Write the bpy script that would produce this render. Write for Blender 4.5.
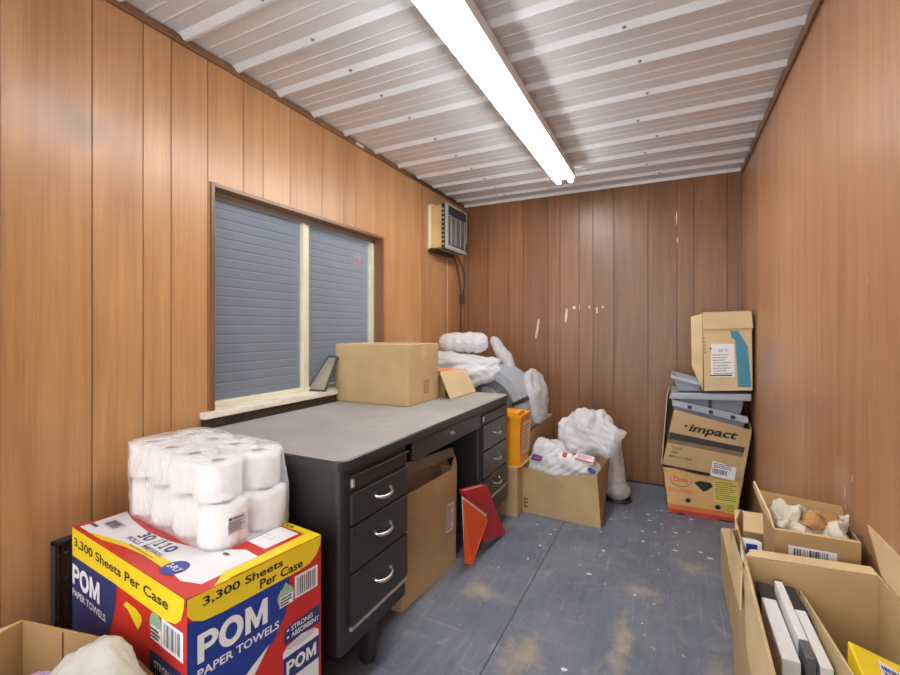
import bpy, bmesh, math, random
from mathutils import Vector, Matrix, Euler, noise
random.seed(7)
for o in list(bpy.data.objects): bpy.data.objects.remove(o)
SC = bpy.context.scene
COL = SC.collection

# ------------------------------------------------------------------ camera, world, exposure
THETA = math.atan(220 / 444.0)
cam_d = bpy.data.cameras.new('camera')
cam_d.sensor_width = 36.0
cam_d.lens = 444.0 / 900.0 * 36.0
cam_d.shift_y = -(337.5 - 329.0) / 900.0
cam_d.clip_start = 0.02
cam = bpy.data.objects.new('camera', cam_d); COL.objects.link(cam)
cam.location = (0, 0, 1.22)
cam.rotation_euler = (math.pi / 2, 0, THETA)
SC.camera = cam
w = bpy.data.worlds.new('daylight'); SC.world = w
w.use_nodes = True
bg = w.node_tree.nodes['Background']
bg.inputs[0].default_value = (0.93, 0.96, 1.0, 1)
bg.inputs[1].default_value = 2.9
TUBE_STRENGTH = 27.0
SC.view_settings.view_transform = 'Standard'
SC.view_settings.look = 'None'
SC.view_settings.gamma = 1
SC.view_settings.exposure = 0.5
SC.view_settings.use_curve_mapping = False
SC.cycles.use_denoising = True
SC.cycles.max_bounces = 10
SC.cycles.transparent_max_bounces = 16

# ------------------------------------------------------------------ materials
def lin(c):
    return tuple(((v / 255) / 12.92 if v <= 10 else (((v / 255) + .055) / 1.055) ** 2.4) for v in c)

MATS = {}
def mat(name, rgb, rough=.6, metal=0., var=.0, vscale=8., stretch=(1, 1, 1), bump=0., bscale=60., spec=.5, alpha=1., dist=0., var_rgb=None, coat=0., sub=0., trans=0.):
    if name in MATS: return MATS[name]
    m = bpy.data.materials.new(name); m.use_nodes = True
    nt = m.node_tree; N = nt.nodes; Lk = nt.links
    b = N['Principled BSDF']
    c = lin(rgb) + (1,)
    b.inputs['Base Color'].default_value = c
    b.inputs['Roughness'].default_value = rough
    b.inputs['Metallic'].default_value = metal
    b.inputs['Specular IOR Level'].default_value = spec
    b.inputs['Alpha'].default_value = alpha
    b.inputs['Coat Weight'].default_value = coat
    if trans: b.inputs['Transmission Weight'].default_value = trans
    if var or bump:
        tc = N.new('ShaderNodeTexCoord'); mp = N.new('ShaderNodeMapping')
        mp.inputs['Scale'].default_value = stretch
        Lk.new(tc.outputs['Object'], mp.inputs[0])
    if var:
        nz = N.new('ShaderNodeTexNoise'); nz.inputs['Scale'].default_value = vscale
        nz.inputs['Detail'].default_value = 6; nz.inputs['Distortion'].default_value = dist
        Lk.new(mp.outputs[0], nz.inputs['Vector'])
        rp = N.new('ShaderNodeMapRange'); rp.inputs[1].default_value = .3; rp.inputs[2].default_value = .7
        Lk.new(nz.outputs['Fac'], rp.inputs[0])
        mx = N.new('ShaderNodeMix'); mx.data_type = 'RGBA'
        if var_rgb: d = lin(var_rgb); e = c
        else:
            d = tuple(max(0, v * (1 - var)) for v in c[:3]); e = tuple(min(1, v * (1 + var)) for v in c[:3]) + (1,)
        mx.inputs[6].default_value = tuple(d[:3]) + (1,); mx.inputs[7].default_value = e
        Lk.new(rp.outputs[0], mx.inputs[0]); Lk.new(mx.outputs[2], b.inputs['Base Color'])
    if bump:
        nb = N.new('ShaderNodeTexNoise'); nb.inputs['Scale'].default_value = bscale; nb.inputs['Detail'].default_value = 5
        Lk.new(mp.outputs[0], nb.inputs['Vector'])
        bp = N.new('ShaderNodeBump'); bp.inputs['Strength'].default_value = bump; bp.inputs['Distance'].default_value = .01
        Lk.new(nb.outputs['Fac'], bp.inputs['Height']); Lk.new(bp.outputs[0], b.inputs['Normal'])
    MATS[name] = m
    return m

def wood(name, light, dark, rough=.34, smudge=None):
    m = bpy.data.materials.new(name); m.use_nodes = True
    nt = m.node_tree; N = nt.nodes; Lk = nt.links; b = N['Principled BSDF']
    tc = N.new('ShaderNodeTexCoord')
    geo = N.new('ShaderNodeNewGeometry')
    off = N.new('ShaderNodeVectorMath'); off.operation = 'SCALE'
    cmb = N.new('ShaderNodeCombineXYZ'); cmb.inputs[0].default_value = 3.1; cmb.inputs[1].default_value = 7.3; cmb.inputs[2].default_value = 5.0
    Lk.new(cmb.outputs[0], off.inputs[0]); Lk.new(geo.outputs['Random Per Island'], off.inputs['Scale'])
    ad = N.new('ShaderNodeVectorMath'); ad.operation = 'ADD'
    Lk.new(tc.outputs['Object'], ad.inputs[0]); Lk.new(off.outputs[0], ad.inputs[1])
    def grain(sx, sz, det, distort):
        mp = N.new('ShaderNodeMapping'); mp.inputs['Scale'].default_value = (sx, sx, sz)
        Lk.new(ad.outputs[0], mp.inputs[0])
        n = N.new('ShaderNodeTexNoise'); n.inputs['Scale'].default_value = 1; n.inputs['Detail'].default_value = det
        n.inputs['Roughness'].default_value = .62; n.inputs['Distortion'].default_value = distort
        Lk.new(mp.outputs[0], n.inputs['Vector']); return n
    g1 = grain(9, .55, 5, 1.2); g2 = grain(70, 1.6, 3, .2); g3 = grain(1.3, .9, 3, 0)
    def math_(op, a, bb):
        x = N.new('ShaderNodeMath'); x.operation = op
        for i, v in enumerate((a, bb)):
            if isinstance(v, (int, float)): x.inputs[i].default_value = v
            else: Lk.new(v, x.inputs[i])
        return x.outputs[0]
    f = math_('ADD', math_('MULTIPLY', g1.outputs['Fac'], .6), math_('MULTIPLY', g2.outputs['Fac'], .25))
    f = math_('ADD', f, math_('MULTIPLY', g3.outputs['Fac'], .3))
    f = math_('ADD', f, math_('MULTIPLY', geo.outputs['Random Per Island'], .16))
    rp = N.new('ShaderNodeMapRange'); rp.inputs[1].default_value = .45; rp.inputs[2].default_value = .85
    Lk.new(f, rp.inputs[0])
    mx = N.new('ShaderNodeMix'); mx.data_type = 'RGBA'
    mx.inputs[6].default_value = lin(dark) + (1,); mx.inputs[7].default_value = lin(light) + (1,)
    Lk.new(rp.outputs[0], mx.inputs[0])
    last = mx.outputs[2]
    for (cx, cy, cz, rad, colr, amt) in (smudge or []):
        ds = N.new('ShaderNodeVectorMath'); ds.operation = 'DISTANCE'; ds.inputs[1].default_value = (cx, cy, cz)
        Lk.new(tc.outputs['Object'], ds.inputs[0])
        nn = N.new('ShaderNodeTexNoise'); nn.inputs['Scale'].default_value = 14; nn.inputs['Detail'].default_value = 4
        Lk.new(tc.outputs['Object'], nn.inputs['Vector'])
        dd = math_('ADD', ds.outputs['Value'], math_('MULTIPLY', nn.outputs['Fac'], rad * .9))
        r2 = N.new('ShaderNodeMapRange'); r2.inputs[1].default_value = rad * .5; r2.inputs[2].default_value = rad * 1.5
        r2.inputs[3].default_value = amt; r2.inputs[4].default_value = 0
        Lk.new(dd, r2.inputs[0])
        m2 = N.new('ShaderNodeMix'); m2.data_type = 'RGBA'; m2.inputs[7].default_value = lin(colr) + (1,)
        Lk.new(last, m2.inputs[6]); Lk.new(r2.outputs[0], m2.inputs[0]); last = m2.outputs[2]
    Lk.new(last, b.inputs['Base Color'])
    b.inputs['Roughness'].default_value = rough
    bp = N.new('ShaderNodeBump'); bp.inputs['Strength'].default_value = .12; bp.inputs['Distance'].default_value = .004
    Lk.new(g2.outputs['Fac'], bp.inputs['Height']); Lk.new(bp.outputs[0], b.inputs['Normal'])
    MATS[name] = m
    return m

def emissive(name, rgb, s):
    m = bpy.data.materials.new(name); m.use_nodes = True
    b = m.node_tree.nodes['Principled BSDF']
    b.inputs['Base Color'].default_value = (.9, .9, .9, 1)
    b.inputs['Emission Color'].default_value = tuple(rgb) + (1,)
    b.inputs['Emission Strength'].default_value = s
    MATS[name] = m
    return m

def film(name, rgb, fac_clear, rough=.18, bump=.5, bscale=14):
    m = bpy.data.materials.new(name); m.use_nodes = True
    nt = m.node_tree; N = nt.nodes; Lk = nt.links
    b = N['Principled BSDF']; b.inputs['Base Color'].default_value = lin(rgb) + (1,)
    b.inputs['Roughness'].default_value = rough; b.inputs['Specular IOR Level'].default_value = .8
    tr = N.new('ShaderNodeBsdfTransparent'); mx = N.new('ShaderNodeMixShader'); mx.inputs[0].default_value = fac_clear
    tl = N.new('ShaderNodeBsdfTranslucent'); tl.inputs[0].default_value = lin(rgb) + (1,)
    m1 = N.new('ShaderNodeMixShader'); m1.inputs[0].default_value = .36
    tc = N.new('ShaderNodeTexCoord'); nz = N.new('ShaderNodeTexNoise'); nz.inputs['Scale'].default_value = bscale
    nz.inputs['Detail'].default_value = 4; nz.inputs['Distortion'].default_value = 2.5
    Lk.new(tc.outputs['Object'], nz.inputs['Vector'])
    bp = N.new('ShaderNodeBump'); bp.inputs['Strength'].default_value = bump; bp.inputs['Distance'].default_value = .02
    Lk.new(nz.outputs['Fac'], bp.inputs['Height']); Lk.new(bp.outputs[0], b.inputs['Normal'])
    Lk.new(b.outputs[0], m1.inputs[1]); Lk.new(tl.outputs[0], m1.inputs[2])
    Lk.new(m1.outputs[0], mx.inputs[1]); Lk.new(tr.outputs[0], mx.inputs[2])
    Lk.new(mx.outputs[0], N['Material Output'].inputs[0])
    MATS[name] = m
    return m

def glass_mat():
    m = bpy.data.materials.new('window_glass'); m.use_nodes = True
    nt = m.node_tree; N = nt.nodes; Lk = nt.links
    N.remove(N['Principled BSDF'])
    tr = N.new('ShaderNodeBsdfTransparent'); tr.inputs[0].default_value = (.86, .9, .95, 1)
    gl = N.new('ShaderNodeBsdfGlossy'); gl.inputs['Roughness'].default_value = .03
    df = N.new('ShaderNodeBsdfDiffuse'); df.inputs[0].default_value = (.6, .65, .72, 1)
    fr = N.new('ShaderNodeFresnel'); ge = N.new('ShaderNodeNewGeometry'); io = N.new('ShaderNodeMapRange')
    io.inputs[3].default_value = 1.45; io.inputs[4].default_value = 1 / 1.45
    Lk.new(ge.outputs['Backfacing'], io.inputs[0]); Lk.new(io.outputs[0], fr.inputs[0])
    a = N.new('ShaderNodeMixShader'); c = N.new('ShaderNodeMixShader'); c.inputs[0].default_value = .15
    Lk.new(fr.outputs[0], a.inputs[0]); Lk.new(tr.outputs[0], a.inputs[1]); Lk.new(gl.outputs[0], a.inputs[2])
    Lk.new(a.outputs[0], c.inputs[1]); Lk.new(df.outputs[0], c.inputs[2])
    Lk.new(c.outputs[0], N['Material Output'].inputs[0])
    MATS['window_glass'] = m
    return m

def floor_mat():
    m = bpy.data.materials.new('painted_plywood_floor'); m.use_nodes = True
    nt = m.node_tree; N = nt.nodes; Lk = nt.links; b = N['Principled BSDF']
    tc = N.new('ShaderNodeTexCoord')
    def nz(scale, det=6, dist=0, sc=(1, 1, 1)):
        mp = N.new('ShaderNodeMapping'); mp.inputs['Scale'].default_value = sc; Lk.new(tc.outputs['Object'], mp.inputs[0])
        n = N.new('ShaderNodeTexNoise'); n.inputs['Scale'].default_value = scale; n.inputs['Detail'].default_value = det
        n.inputs['Distortion'].default_value = dist; n.inputs['Roughness'].default_value = .65
        Lk.new(mp.outputs[0], n.inputs['Vector']); return n.outputs['Fac']
    def mr(v, a, c, lo=0., hi=1.):
        r = N.new('ShaderNodeMapRange'); r.inputs[1].default_value = a; r.inputs[2].default_value = c
        r.inputs[3].default_value = lo; r.inputs[4].default_value = hi; Lk.new(v, r.inputs[0]); return r.outputs[0]
    def mth(op, a, c):
        x = N.new('ShaderNodeMath'); x.operation = op
        for i, v in enumerate((a, c)):
            if isinstance(v, (int, float)): x.inputs[i].default_value = v
            else: Lk.new(v, x.inputs[i])
        return x.outputs[0]
    def mix(f, c0, c1):
        x = N.new('ShaderNodeMix'); x.data_type = 'RGBA'
        for i, v in ((6, c0), (7, c1)):
            if isinstance(v, tuple): x.inputs[i].default_value = v
            else: Lk.new(v, x.inputs[i])
        Lk.new(f, x.inputs[0]); return x.outputs[2]
    c = mix(mr(nz(3.2), .3, .7), lin((80, 88, 103)) + (1,), lin((108, 116, 131)) + (1,))
    c = mix(mr(nz(1.7, 9, .6), .42, .72, 0, .4), c, lin((148, 150, 152)) + (1,))
    c = mix(mr(nz(5.5, 9, 2.), .56, .74, 0, .55), c, lin((160, 155, 146)) + (1,))
    c = mix(mr(nz(60, 3, .4, (1, .05, 1)), .60, .72, 0, .35), c, lin((172, 176, 182)) + (1,))
    c = mix(mr(nz(48, 3, .4, (.06, 1, 1)), .64, .74, 0, .25), c, lin((172, 176, 182)) + (1,))
    c = mix(mr(nz(30, 4, 0, (1, .12, 1)), .35, .75, 0, .3), c, lin((142, 150, 164)) + (1,))
    # worn-through patches showing the raw wood
    fine = nz(16, 8, .6); streak = nz(24, 6, .3, (1, .25, 1))
    tot = None
    for (px, py, rx, ry, a) in ((-.79, 1.91, .10, .07, 1.), (-.63, 1.90, .13, .03, .5), (-.50, 1.60, .11, .16, .85), (-.555, 2.2, .07, .06, .5), (-.12, 2.24, .13, .07, .75),
                          (-.17, 1.80, .05, .36, .8), (.10, 2.58, .12, .10, .75), (.16, 1.75, .09, .2, .8), (-.95, 1.75, .08, .10, .4), (-.35, 1.2, .2, .2, .6), (-.3, 2.45, .1, .05, .35)):
        sub = N.new('ShaderNodeVectorMath'); sub.operation = 'SUBTRACT'; sub.inputs[1].default_value = (px, py, 0)
        Lk.new(tc.outputs['Object'], sub.inputs[0])
        mul = N.new('ShaderNodeVectorMath'); mul.operation = 'MULTIPLY'; mul.inputs[1].default_value = (1 / rx, 1 / ry, 0)
        Lk.new(sub.outputs[0], mul.inputs[0])
        ln = N.new('ShaderNodeVectorMath'); ln.operation = 'LENGTH'; Lk.new(mul.outputs[0], ln.inputs[0])
        v = mr(ln.outputs['Value'], 1.5, 0., 0, a)
        tot = v if tot is None else mth('MAXIMUM', tot, v)
    wear = mr(mth('ADD', mth('MULTIPLY', tot, .55), mth('ADD', mth('MULTIPLY', fine, .6), mth('MULTIPLY', streak, .3))), .62, 1.02, 0, .85)
    c = mix(wear, c, lin((188, 172, 140)) + (1,))
    # dark scuffs and pale specks
    c = mix(mr(nz(9, 8, 1.5), .66, .78, 0, .6), c, lin((58, 62, 72)) + (1,))
    c = mix(mr(nz(42, 3, 1.0), .72, .76, 0, .8), c, lin((205, 208, 212)) + (1,))
    Lk.new(c, b.inputs['Base Color'])
    b.inputs['Roughness'].default_value = .48
    bp = N.new('ShaderNodeBump'); bp.inputs['Strength'].default_value = .15; bp.inputs['Distance'].default_value = .004
    Lk.new(fine, bp.inputs['Height']); Lk.new(bp.outputs[0], b.inputs['Normal'])
    MATS['floor'] = m
    return m

M = mat
WOODL = wood('wood_panel_honey', (198, 150, 101), (154, 107, 65), smudge=[(-1.749, .77, 1.90, .09, (105, 80, 62), .6), (-1.749, 1.9, 2.1, .05, (150, 110, 75), .5)])
WOODB = wood('wood_panel_russet', (156, 110, 72), (112, 74, 46))
WOODR = wood('wood_panel_tan', (188, 141, 101), (150, 105, 71), rough=.33, smudge=[(.471, 2.2, .78, .16, (205, 180, 155), .3), (.471, 1.75, .75, .10, (205, 180, 155), .3)])
TRIMW = wood('wood_trim_brown', (140, 100, 66), (96, 64, 40))
DARKW = mat('dark_brown_board', (58, 40, 30), .55, var=.25, stretch=(3, 3, 20))
GROOVE = mat('groove_backing', (52, 34, 22), .8)  # dark brown backing behind the board joints
GALV = mat('galvanized_sheet', (226, 230, 232), .40, metal=.0, var=.04, vscale=3, stretch=(.4, 6, 1), bump=.03, bscale=90)
FLOORM = floor_mat()
KRAFT = mat('kraft_cardboard', (190, 160, 114), .75, var=.10, vscale=5, bump=.05, bscale=40)
KRAFT2 = mat('kraft_cardboard_light', (212, 186, 142), .75, var=.09, vscale=6, bump=.05, bscale=40)
KRAFT3 = mat('kraft_cardboard_brown', (174, 139, 93), .75, var=.10, vscale=6, bump=.05, bscale=40)
KSHADE = mat('shaded_flap_card', (148, 138, 126), .8, var=.1)  # carton flaps greyed, kneehole shade put into their colour
TAPE = mat('packing_tape', (176, 138, 92), .25, spec=.6)
TAPEC = mat('pale_tape', (206, 180, 140), .22, spec=.6)
BLACKM = mat('charcoal_enamel', (48, 48, 46), .36, var=.18, vscale=4, bump=.02)
DKM = mat('black_metal', (34, 34, 34), .5)  # near-black for feet, drawer boxes, underlay and thin strips
LINO = mat('worn_linoleum', (156, 152, 145), .55, var=.11, vscale=3.5, dist=.8, bump=.03)
CHROME = mat('satin_nickel', (214, 210, 202), .25, metal=.9)
ALU = mat('aluminium_strip', (200, 200, 198), .35, metal=.6)
WHITEP = mat('white_paper', (232, 232, 230), .7)
LABEL = mat('white_label', (236, 236, 236), .5)
INK = mat('black_ink', (28, 27, 27), .6)
INKG = mat('grey_ink', (96, 96, 100), .6)
PRED = mat('print_red', (202, 44, 38), .42, coat=.1)
PYEL = mat('print_yellow', (243, 212, 38), .42, coat=.1)
PBLUE = mat('print_blue', (32, 60, 148), .42, coat=.1)
PBLUE2 = mat('print_navy', (36, 52, 112), .42, coat=.1)
PWHITE = mat('print_white', (238, 238, 240), .45, coat=.1)
PGREEN = mat('print_green', (150, 185, 150), .5)
TISSUE = mat('tissue_paper', (240, 238, 236), .9, var=.03, vscale=30, bump=.15, bscale=120)
CORE = mat('cardboard_core', (150, 128, 104), .9)
WRAP = film('shrink_wrap', (252, 252, 253), .63, rough=.10, bump=.6, bscale=9)
BAG = film('white_poly_bag', (250, 252, 255), .08, rough=.22, bump=.35, bscale=20)
BAGC = film('cloudy_poly_bag', (248, 251, 255), .30, rough=.16, bump=.4, bscale=18)
BAGP = film('tinted_poly_bag', (240, 241, 234), .15, rough=.22, bump=.4, bscale=16)
BAGL = film('lilac_tissue', (214, 180, 220), .05, rough=.5)
GREYP = mat('grey_plastic', (168, 174, 184), .42, var=.05)
GREYP2 = mat('mid_grey_plastic', (132, 139, 150), .45, var=.05)
DKPL = mat('dark_plastic', (44, 46, 50), .4)
ORANGE = mat('amber_plastic', (246, 164, 26), .35)
FORANGE = mat('orange_folder', (240, 92, 30), .5, var=.05)
FSALMON = mat('salmon_folder', (236, 140, 104), .55)
FRED = mat('red_binder', (196, 38, 34), .35)
FRDK = mat('dark_red_folder', (120, 24, 28), .5)
CREAM = mat('almond_paint', (222, 212, 184), .45, var=.06)
CREAM2 = mat('cream_worn_sill', (226, 216, 198), .6, var=.14, vscale=9, stretch=(3, 1, 3))
BEIGE = mat('beige_foam', (204, 172, 116), .8, var=.1)
ACGREY = mat('air_conditioner_plastic', (158, 156, 152), .5, var=.06)
ACDK = mat('air_conditioner_dark', (52, 50, 48), .55)
LAMPW = mat('white_enamel', (240, 240, 238), .4)
TUBE = emissive('lit_fluorescent_tube', (.95, .98, 1.), TUBE_STRENGTH)
GLASS = glass_mat()
SIDING = mat('blue_grey_siding', (82, 84, 89), .6, var=.05, vscale=2)
GRAVEL = mat('outside_concrete', (120, 118, 114), .9, var=.15)
SCUFF = mat('pale_scrape', (226, 206, 186), .8, var=.1, vscale=40)
PAINTCHIP = mat('paint_chip_white', (224, 226, 228), .7)
TEALP = mat('teal_print', (72, 138, 164), .6, var=.06)
BANANA_Y = mat('yellow_sticker', (222, 206, 98), .55, var=.06)
BANANA_O = mat('orange_print', (214, 116, 60), .6, var=.1)
BANANA_R = mat('red_print', (184, 62, 44), .6, var=.1)
BANANA_TAN = mat('banana_carton_tan', (216, 172, 112), .65, var=.08)
CRUMP = mat('crumpled_paper', (206, 198, 182), .8, var=.1, vscale=20)
CRUMPB = mat('crumpled_kraft', (172, 128, 74), .8, var=.12, vscale=18)
CABLE = mat('grey_cable', (72, 62, 54), .6)
CABLEW = mat('pale_cable', (196, 160, 116), .6)

# ------------------------------------------------------------------ mesh builder
ROOTLOC = {}
def wloc(o):
    v = Vector((0, 0, 0))
    while o is not None:
        v += o.location; o = o.parent
    return v

class MB:
    def __init__(self): self.v = []; self.f = []; self.m = []; self.s = []; self.mats = []
    def mi(self, m):
        if m not in self.mats: self.mats.append(m)
        return self.mats.index(m)
    def add(self, vs, fs, m, smooth=False):
        b = len(self.v); i = self.mi(m)
        self.v += [Vector(p) for p in vs]
        for f in fs: self.f.append([b + k for k in f]); self.m.append(i); self.s.append(smooth)
        return self
    def box(self, x0, y0, z0, x1, y1, z1, m, T=None):
        vs = [(x, y, z) for z in (z0, z1) for y in (y0, y1) for x in (x0, x1)]
        if T is not None: vs = [T @ Vector(p) for p in vs]
        return self.add(vs, [(0, 2, 3, 1), (4, 5, 7, 6), (0, 1, 5, 4), (1, 3, 7, 5), (3, 2, 6, 7), (2, 0, 4, 6)], m)
    def hexa(self, bot, top, m):
        n = len(bot)
        fs = [tuple(reversed(range(n))), tuple(range(n, 2 * n))] + [(i, (i + 1) % n, n + (i + 1) % n, n + i) for i in range(n)]
        return self.add(list(bot) + list(top), fs, m)
    def panel(self, p, t, m, toward=None, m2=None):
        p = [Vector(q) for q in p]
        n = Vector((0, 0, 0))
        for i in range(len(p)): n += p[i].cross(p[(i + 1) % len(p)])
        n.normalize()
        if toward is not None:
            c = sum(p, Vector()) / len(p)
            if n.dot(Vector(toward) - c) < 0: n = -n
            return self.hexa(p, [q + n * t for q in p], m)
        return self.hexa([q - n * t / 2 for q in p], [q + n * t / 2 for q in p], m)
    def tube(self, path, r, m, n=8, caps=True):
        path = [Vector(p) for p in path]; rs = r if isinstance(r, (list, tuple)) else [r] * len(path)
        vs = []; prev = None
        for i, p in enumerate(path):
            d = (path[min(i + 1, len(path) - 1)] - path[max(i - 1, 0)]).normalized()
            if prev is None:
                a = d.orthogonal().normalized()
            else:
                a = (prev - d * prev.dot(d)).normalized()
            prev = a; b = d.cross(a)
            for k in range(n):
                t = 2 * math.pi * k / n
                vs.append(p + (a * math.cos(t) + b * math.sin(t)) * rs[i])
        fs = []
        for i in range(len(path) - 1):
            for k in range(n): fs.append((i * n + k, i * n + (k + 1) % n, (i + 1) * n + (k + 1) % n, (i + 1) * n + k))
        self.add(vs, fs, m, True)
        if caps:
            self.add(vs[:n], [tuple(reversed(range(n)))], m); self.add(vs[-n:], [tuple(range(n))], m)
        return self
    def lathe(self, prof, c, m, n=32, close=False):
        vs = []; c = Vector(c)
        for (r, z) in prof:
            for k in range(n):
                t = 2 * math.pi * k / n; vs.append(c + Vector((r * math.cos(t), r * math.sin(t), z)))
        fs = []
        for i in range(len(prof) - 1):
            for k in range(n): fs.append((i * n + k, i * n + (k + 1) % n, (i + 1) * n + (k + 1) % n, (i + 1) * n + k))
        return self.add(vs, fs, m, True)
    def decal(self, fr, pts, m, lift=.0008):
        o, u, v = fr; n = u.cross(v).normalized()
        return self.add([o + u * a + v * b + n * lift for a, b in pts], [tuple(range(len(pts)))], m)
    def rect(self, fr, a0, b0, a1, b1, m, lift=.0008):
        return self.decal(fr, [(a0, b0), (a1, b0), (a1, b1), (a0, b1)], m, lift)
    def oval(self, fr, a, b, ra, rb, m, lift=.0012, n=28):
        return self.decal(fr, [(a + ra * math.cos(2 * math.pi * k / n), b + rb * math.sin(2 * math.pi * k / n)) for k in range(n)], m, lift)
    def text(self, s, fr, a, b, h, m, lift=.0016, width=None, bold=0., shear=0.):
        cu = bpy.data.curves.new('t', 'FONT'); cu.body = s; cu.size = 1; cu.offset = bold; cu.shear = shear; cu.resolution_u = 3
        o = bpy.data.objects.new('t', cu); COL.objects.link(o)
        bpy.context.view_layer.update()
        me = o.to_mesh()
        vs = [p.co.copy() for p in me.vertices]; fs = [tuple(p.vertices) for p in me.polygons]
        if vs:
            x0 = min(p.x for p in vs); x1 = max(p.x for p in vs); y0 = min(p.y for p in vs); y1 = max(p.y for p in vs)
            sy = h / (y1 - y0); sx = width / (x1 - x0) if width else sy
            O, u, v = fr; n = u.cross(v).normalized()
            self.add([O + u * (a + (p.x - x0) * sx) + v * (b + (p.y - y0) * sy) + n * lift for p in vs], fs, m)
        o.to_mesh_clear(); bpy.data.objects.remove(o); bpy.data.curves.remove(cu)
        return self
    def pom(self, fr, a, b, h, w, m, lift=.002):
        O, u, v = fr; n_ = u.cross(v).normalized(); k = w / 3.15
        def P(x, y): return O + u * (a + x * k) + v * (b + y * h) + n_ * lift
        def strip(o, i):
            n = len(o); self.add([P(*p) for p in o] + [P(*p) for p in i], [(j, j + 1, n + j + 1, n + j) for j in range(n - 1)], m)
        self.add([P(*p) for p in ((0, 0), (.27, 0), (.27, 1), (0, 1))], [(0, 1, 2, 3)], m)
        A = [math.radians(90 - 180 * j / 12) for j in range(13)]
        strip([(.25, 1)] + [(.48 + .38 * math.cos(t), .69 + .31 * math.sin(t)) for t in A] + [(.25, .38)], [(.25, .80)] + [(.46 + .14 * math.cos(t), .69 + .11 * math.sin(t)) for t in A] + [(.25, .58)])
        A = [2 * math.pi * j / 28 for j in range(29)]
        strip([(1.42 + .55 * math.cos(t), .5 + .53 * math.sin(t)) for t in A], [(1.42 + .27 * math.cos(t), .5 + .29 * math.sin(t)) for t in A])
        for q in (((2.05, 0), (2.31, 0), (2.31, 1), (2.05, 1)), ((2.89, 0), (3.15, 0), (3.15, 1), (2.89, 1)), ((2.31, 1), (2.31, .55), (2.52, .05), (2.60, .05), (2.60, .42)), ((2.89, 1), (2.60, .42), (2.60, .05), (2.68, .05), (2.89, .55))):
            self.add([P(*p) for p in q], [tuple(range(len(q)))], m)
        return self
    def one(self, fr, a, b, h, m, lift=.0016):
        return self.decal(fr, [(a + x * h, b + y * h) for x, y in ((.18, 0), (.62, 0), (.62, .16), (.50, .16), (.50, 1), (.34, 1), (.12, .84), (.12, .68), (.30, .78), (.30, .16), (.18, .16))], m, lift)
    def barcode(self, fr, a0, b0, a1, b1, m=None, n=26, lift=.0016, vertical=True, seed=1):
        r = random.Random(seed); x = 0.; L = (a1 - a0) if vertical else (b1 - b0)
        ws = [r.choice((1, 1, 2, 3)) for _ in range(n * 2)]; k = L / sum(ws)
        for i, wd in enumerate(ws):
            if i % 2 == 0:
                if vertical: self.rect(fr, a0 + x, b0, a0 + x + wd * k, b1, m or INK, lift)
                else: self.rect(fr, a0, b0 + x, a1, b0 + x + wd * k, m or INK, lift)
            x += wd * k
        return self
    def scrib(self, fr, a0, b0, a1, b1, rows, m=None, lift=.0016, seed=1, gap=.55):
        r = random.Random(seed); h = (b1 - b0) / rows
        for i in range(rows):
            x = a0; y = b1 - (i + 1) * h
            end = a1 - (a1 - a0) * r.uniform(0, .35)
            while x < end:
                wd = (a1 - a0) * r.uniform(.05, .16); self.rect(fr, x, y + h * (1 - gap) / 2, min(x + wd, end), y + h * (1 + gap) / 2, m or INKG, lift); x += wd + (a1 - a0) * .025
        return self
    def build(self, name, parent=None, bevel=0., smooth_angle=None, seg=2, origin=None):
        me = bpy.data.meshes.new(name)
        off = wloc(parent) if parent is not None else Vector((0, 0, 0))
        if origin is not None: off = Vector(origin)
        me.from_pydata([p - off for p in self.v], [], self.f)
        for m in self.mats: me.materials.append(m)
        me.polygons.foreach_set('material_index', self.m)
        me.polygons.foreach_set('use_smooth', self.s)
        me.update()
        o = bpy.data.objects.new(name, me); COL.objects.link(o)
        if origin is not None:
            o.location = off - (wloc(parent) if parent is not None else Vector())
        if parent is not None: o.parent = parent
        if bevel:
            md = o.modifiers.new('bevel', 'BEVEL'); md.width = bevel; md.segments = seg; md.limit_method = 'ANGLE'; md.angle_limit = math.radians(50)
            md.harden_normals = False
        return o

def tag(o, label, cat, group=None):
    o['label'] = label; o['category'] = cat
    if group: o['group'] = group
    return o
def thing(name, label, cat, loc, group=None):
    o = bpy.data.objects.new(name, None); COL.objects.link(o); o.location = loc; o.empty_display_size = .05
    return tag(o, label, cat, group)
def structure(o): o['kind'] = 'structure'; return o
def plab(o, l): o['label'] = l; return o

def frame(o, p_u, p_v):
    """face frame from an origin, a point along u and a point along v (made square)"""
    o = Vector(o); u = (Vector(p_u) - o).normalized(); v = Vector(p_v) - o; v = (v - u * v.dot(u)).normalized()
    return (o, u, v)

def carton_walls(mb, bot, top, m, t=.004, bottom=True, skip=(), minner=None):
    bot = [Vector(p) for p in bot]; top = [Vector(p) for p in top]
    c = (sum(bot, Vector()) + sum(top, Vector())) / 8
    for i in range(4):
        if i in skip: continue
        j = (i + 1) % 4
        mb.panel([bot[i], bot[j], top[j], top[i]], t, m, toward=c)
    if bottom: mb.panel(bot, t, m, toward=c)
    return mb

def rectpts(x0, y0, x1, y1, z): return [(x0, y0, z), (x1, y0, z), (x1, y1, z), (x0, y1, z)]

def fold_set(seed, n, wl, a):
    r = random.Random(seed); out = []
    for _ in range(n):
        d = Vector((r.gauss(0, 1), r.gauss(0, 1), r.gauss(0, 1))).normalized()
        out.append((d / (wl * r.uniform(.7, 1.4)), r.random(), a * r.uniform(.6, 1.2), Vector((r.uniform(-9, 9), r.uniform(-9, 9), r.uniform(-9, 9)))))
    return out

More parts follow.
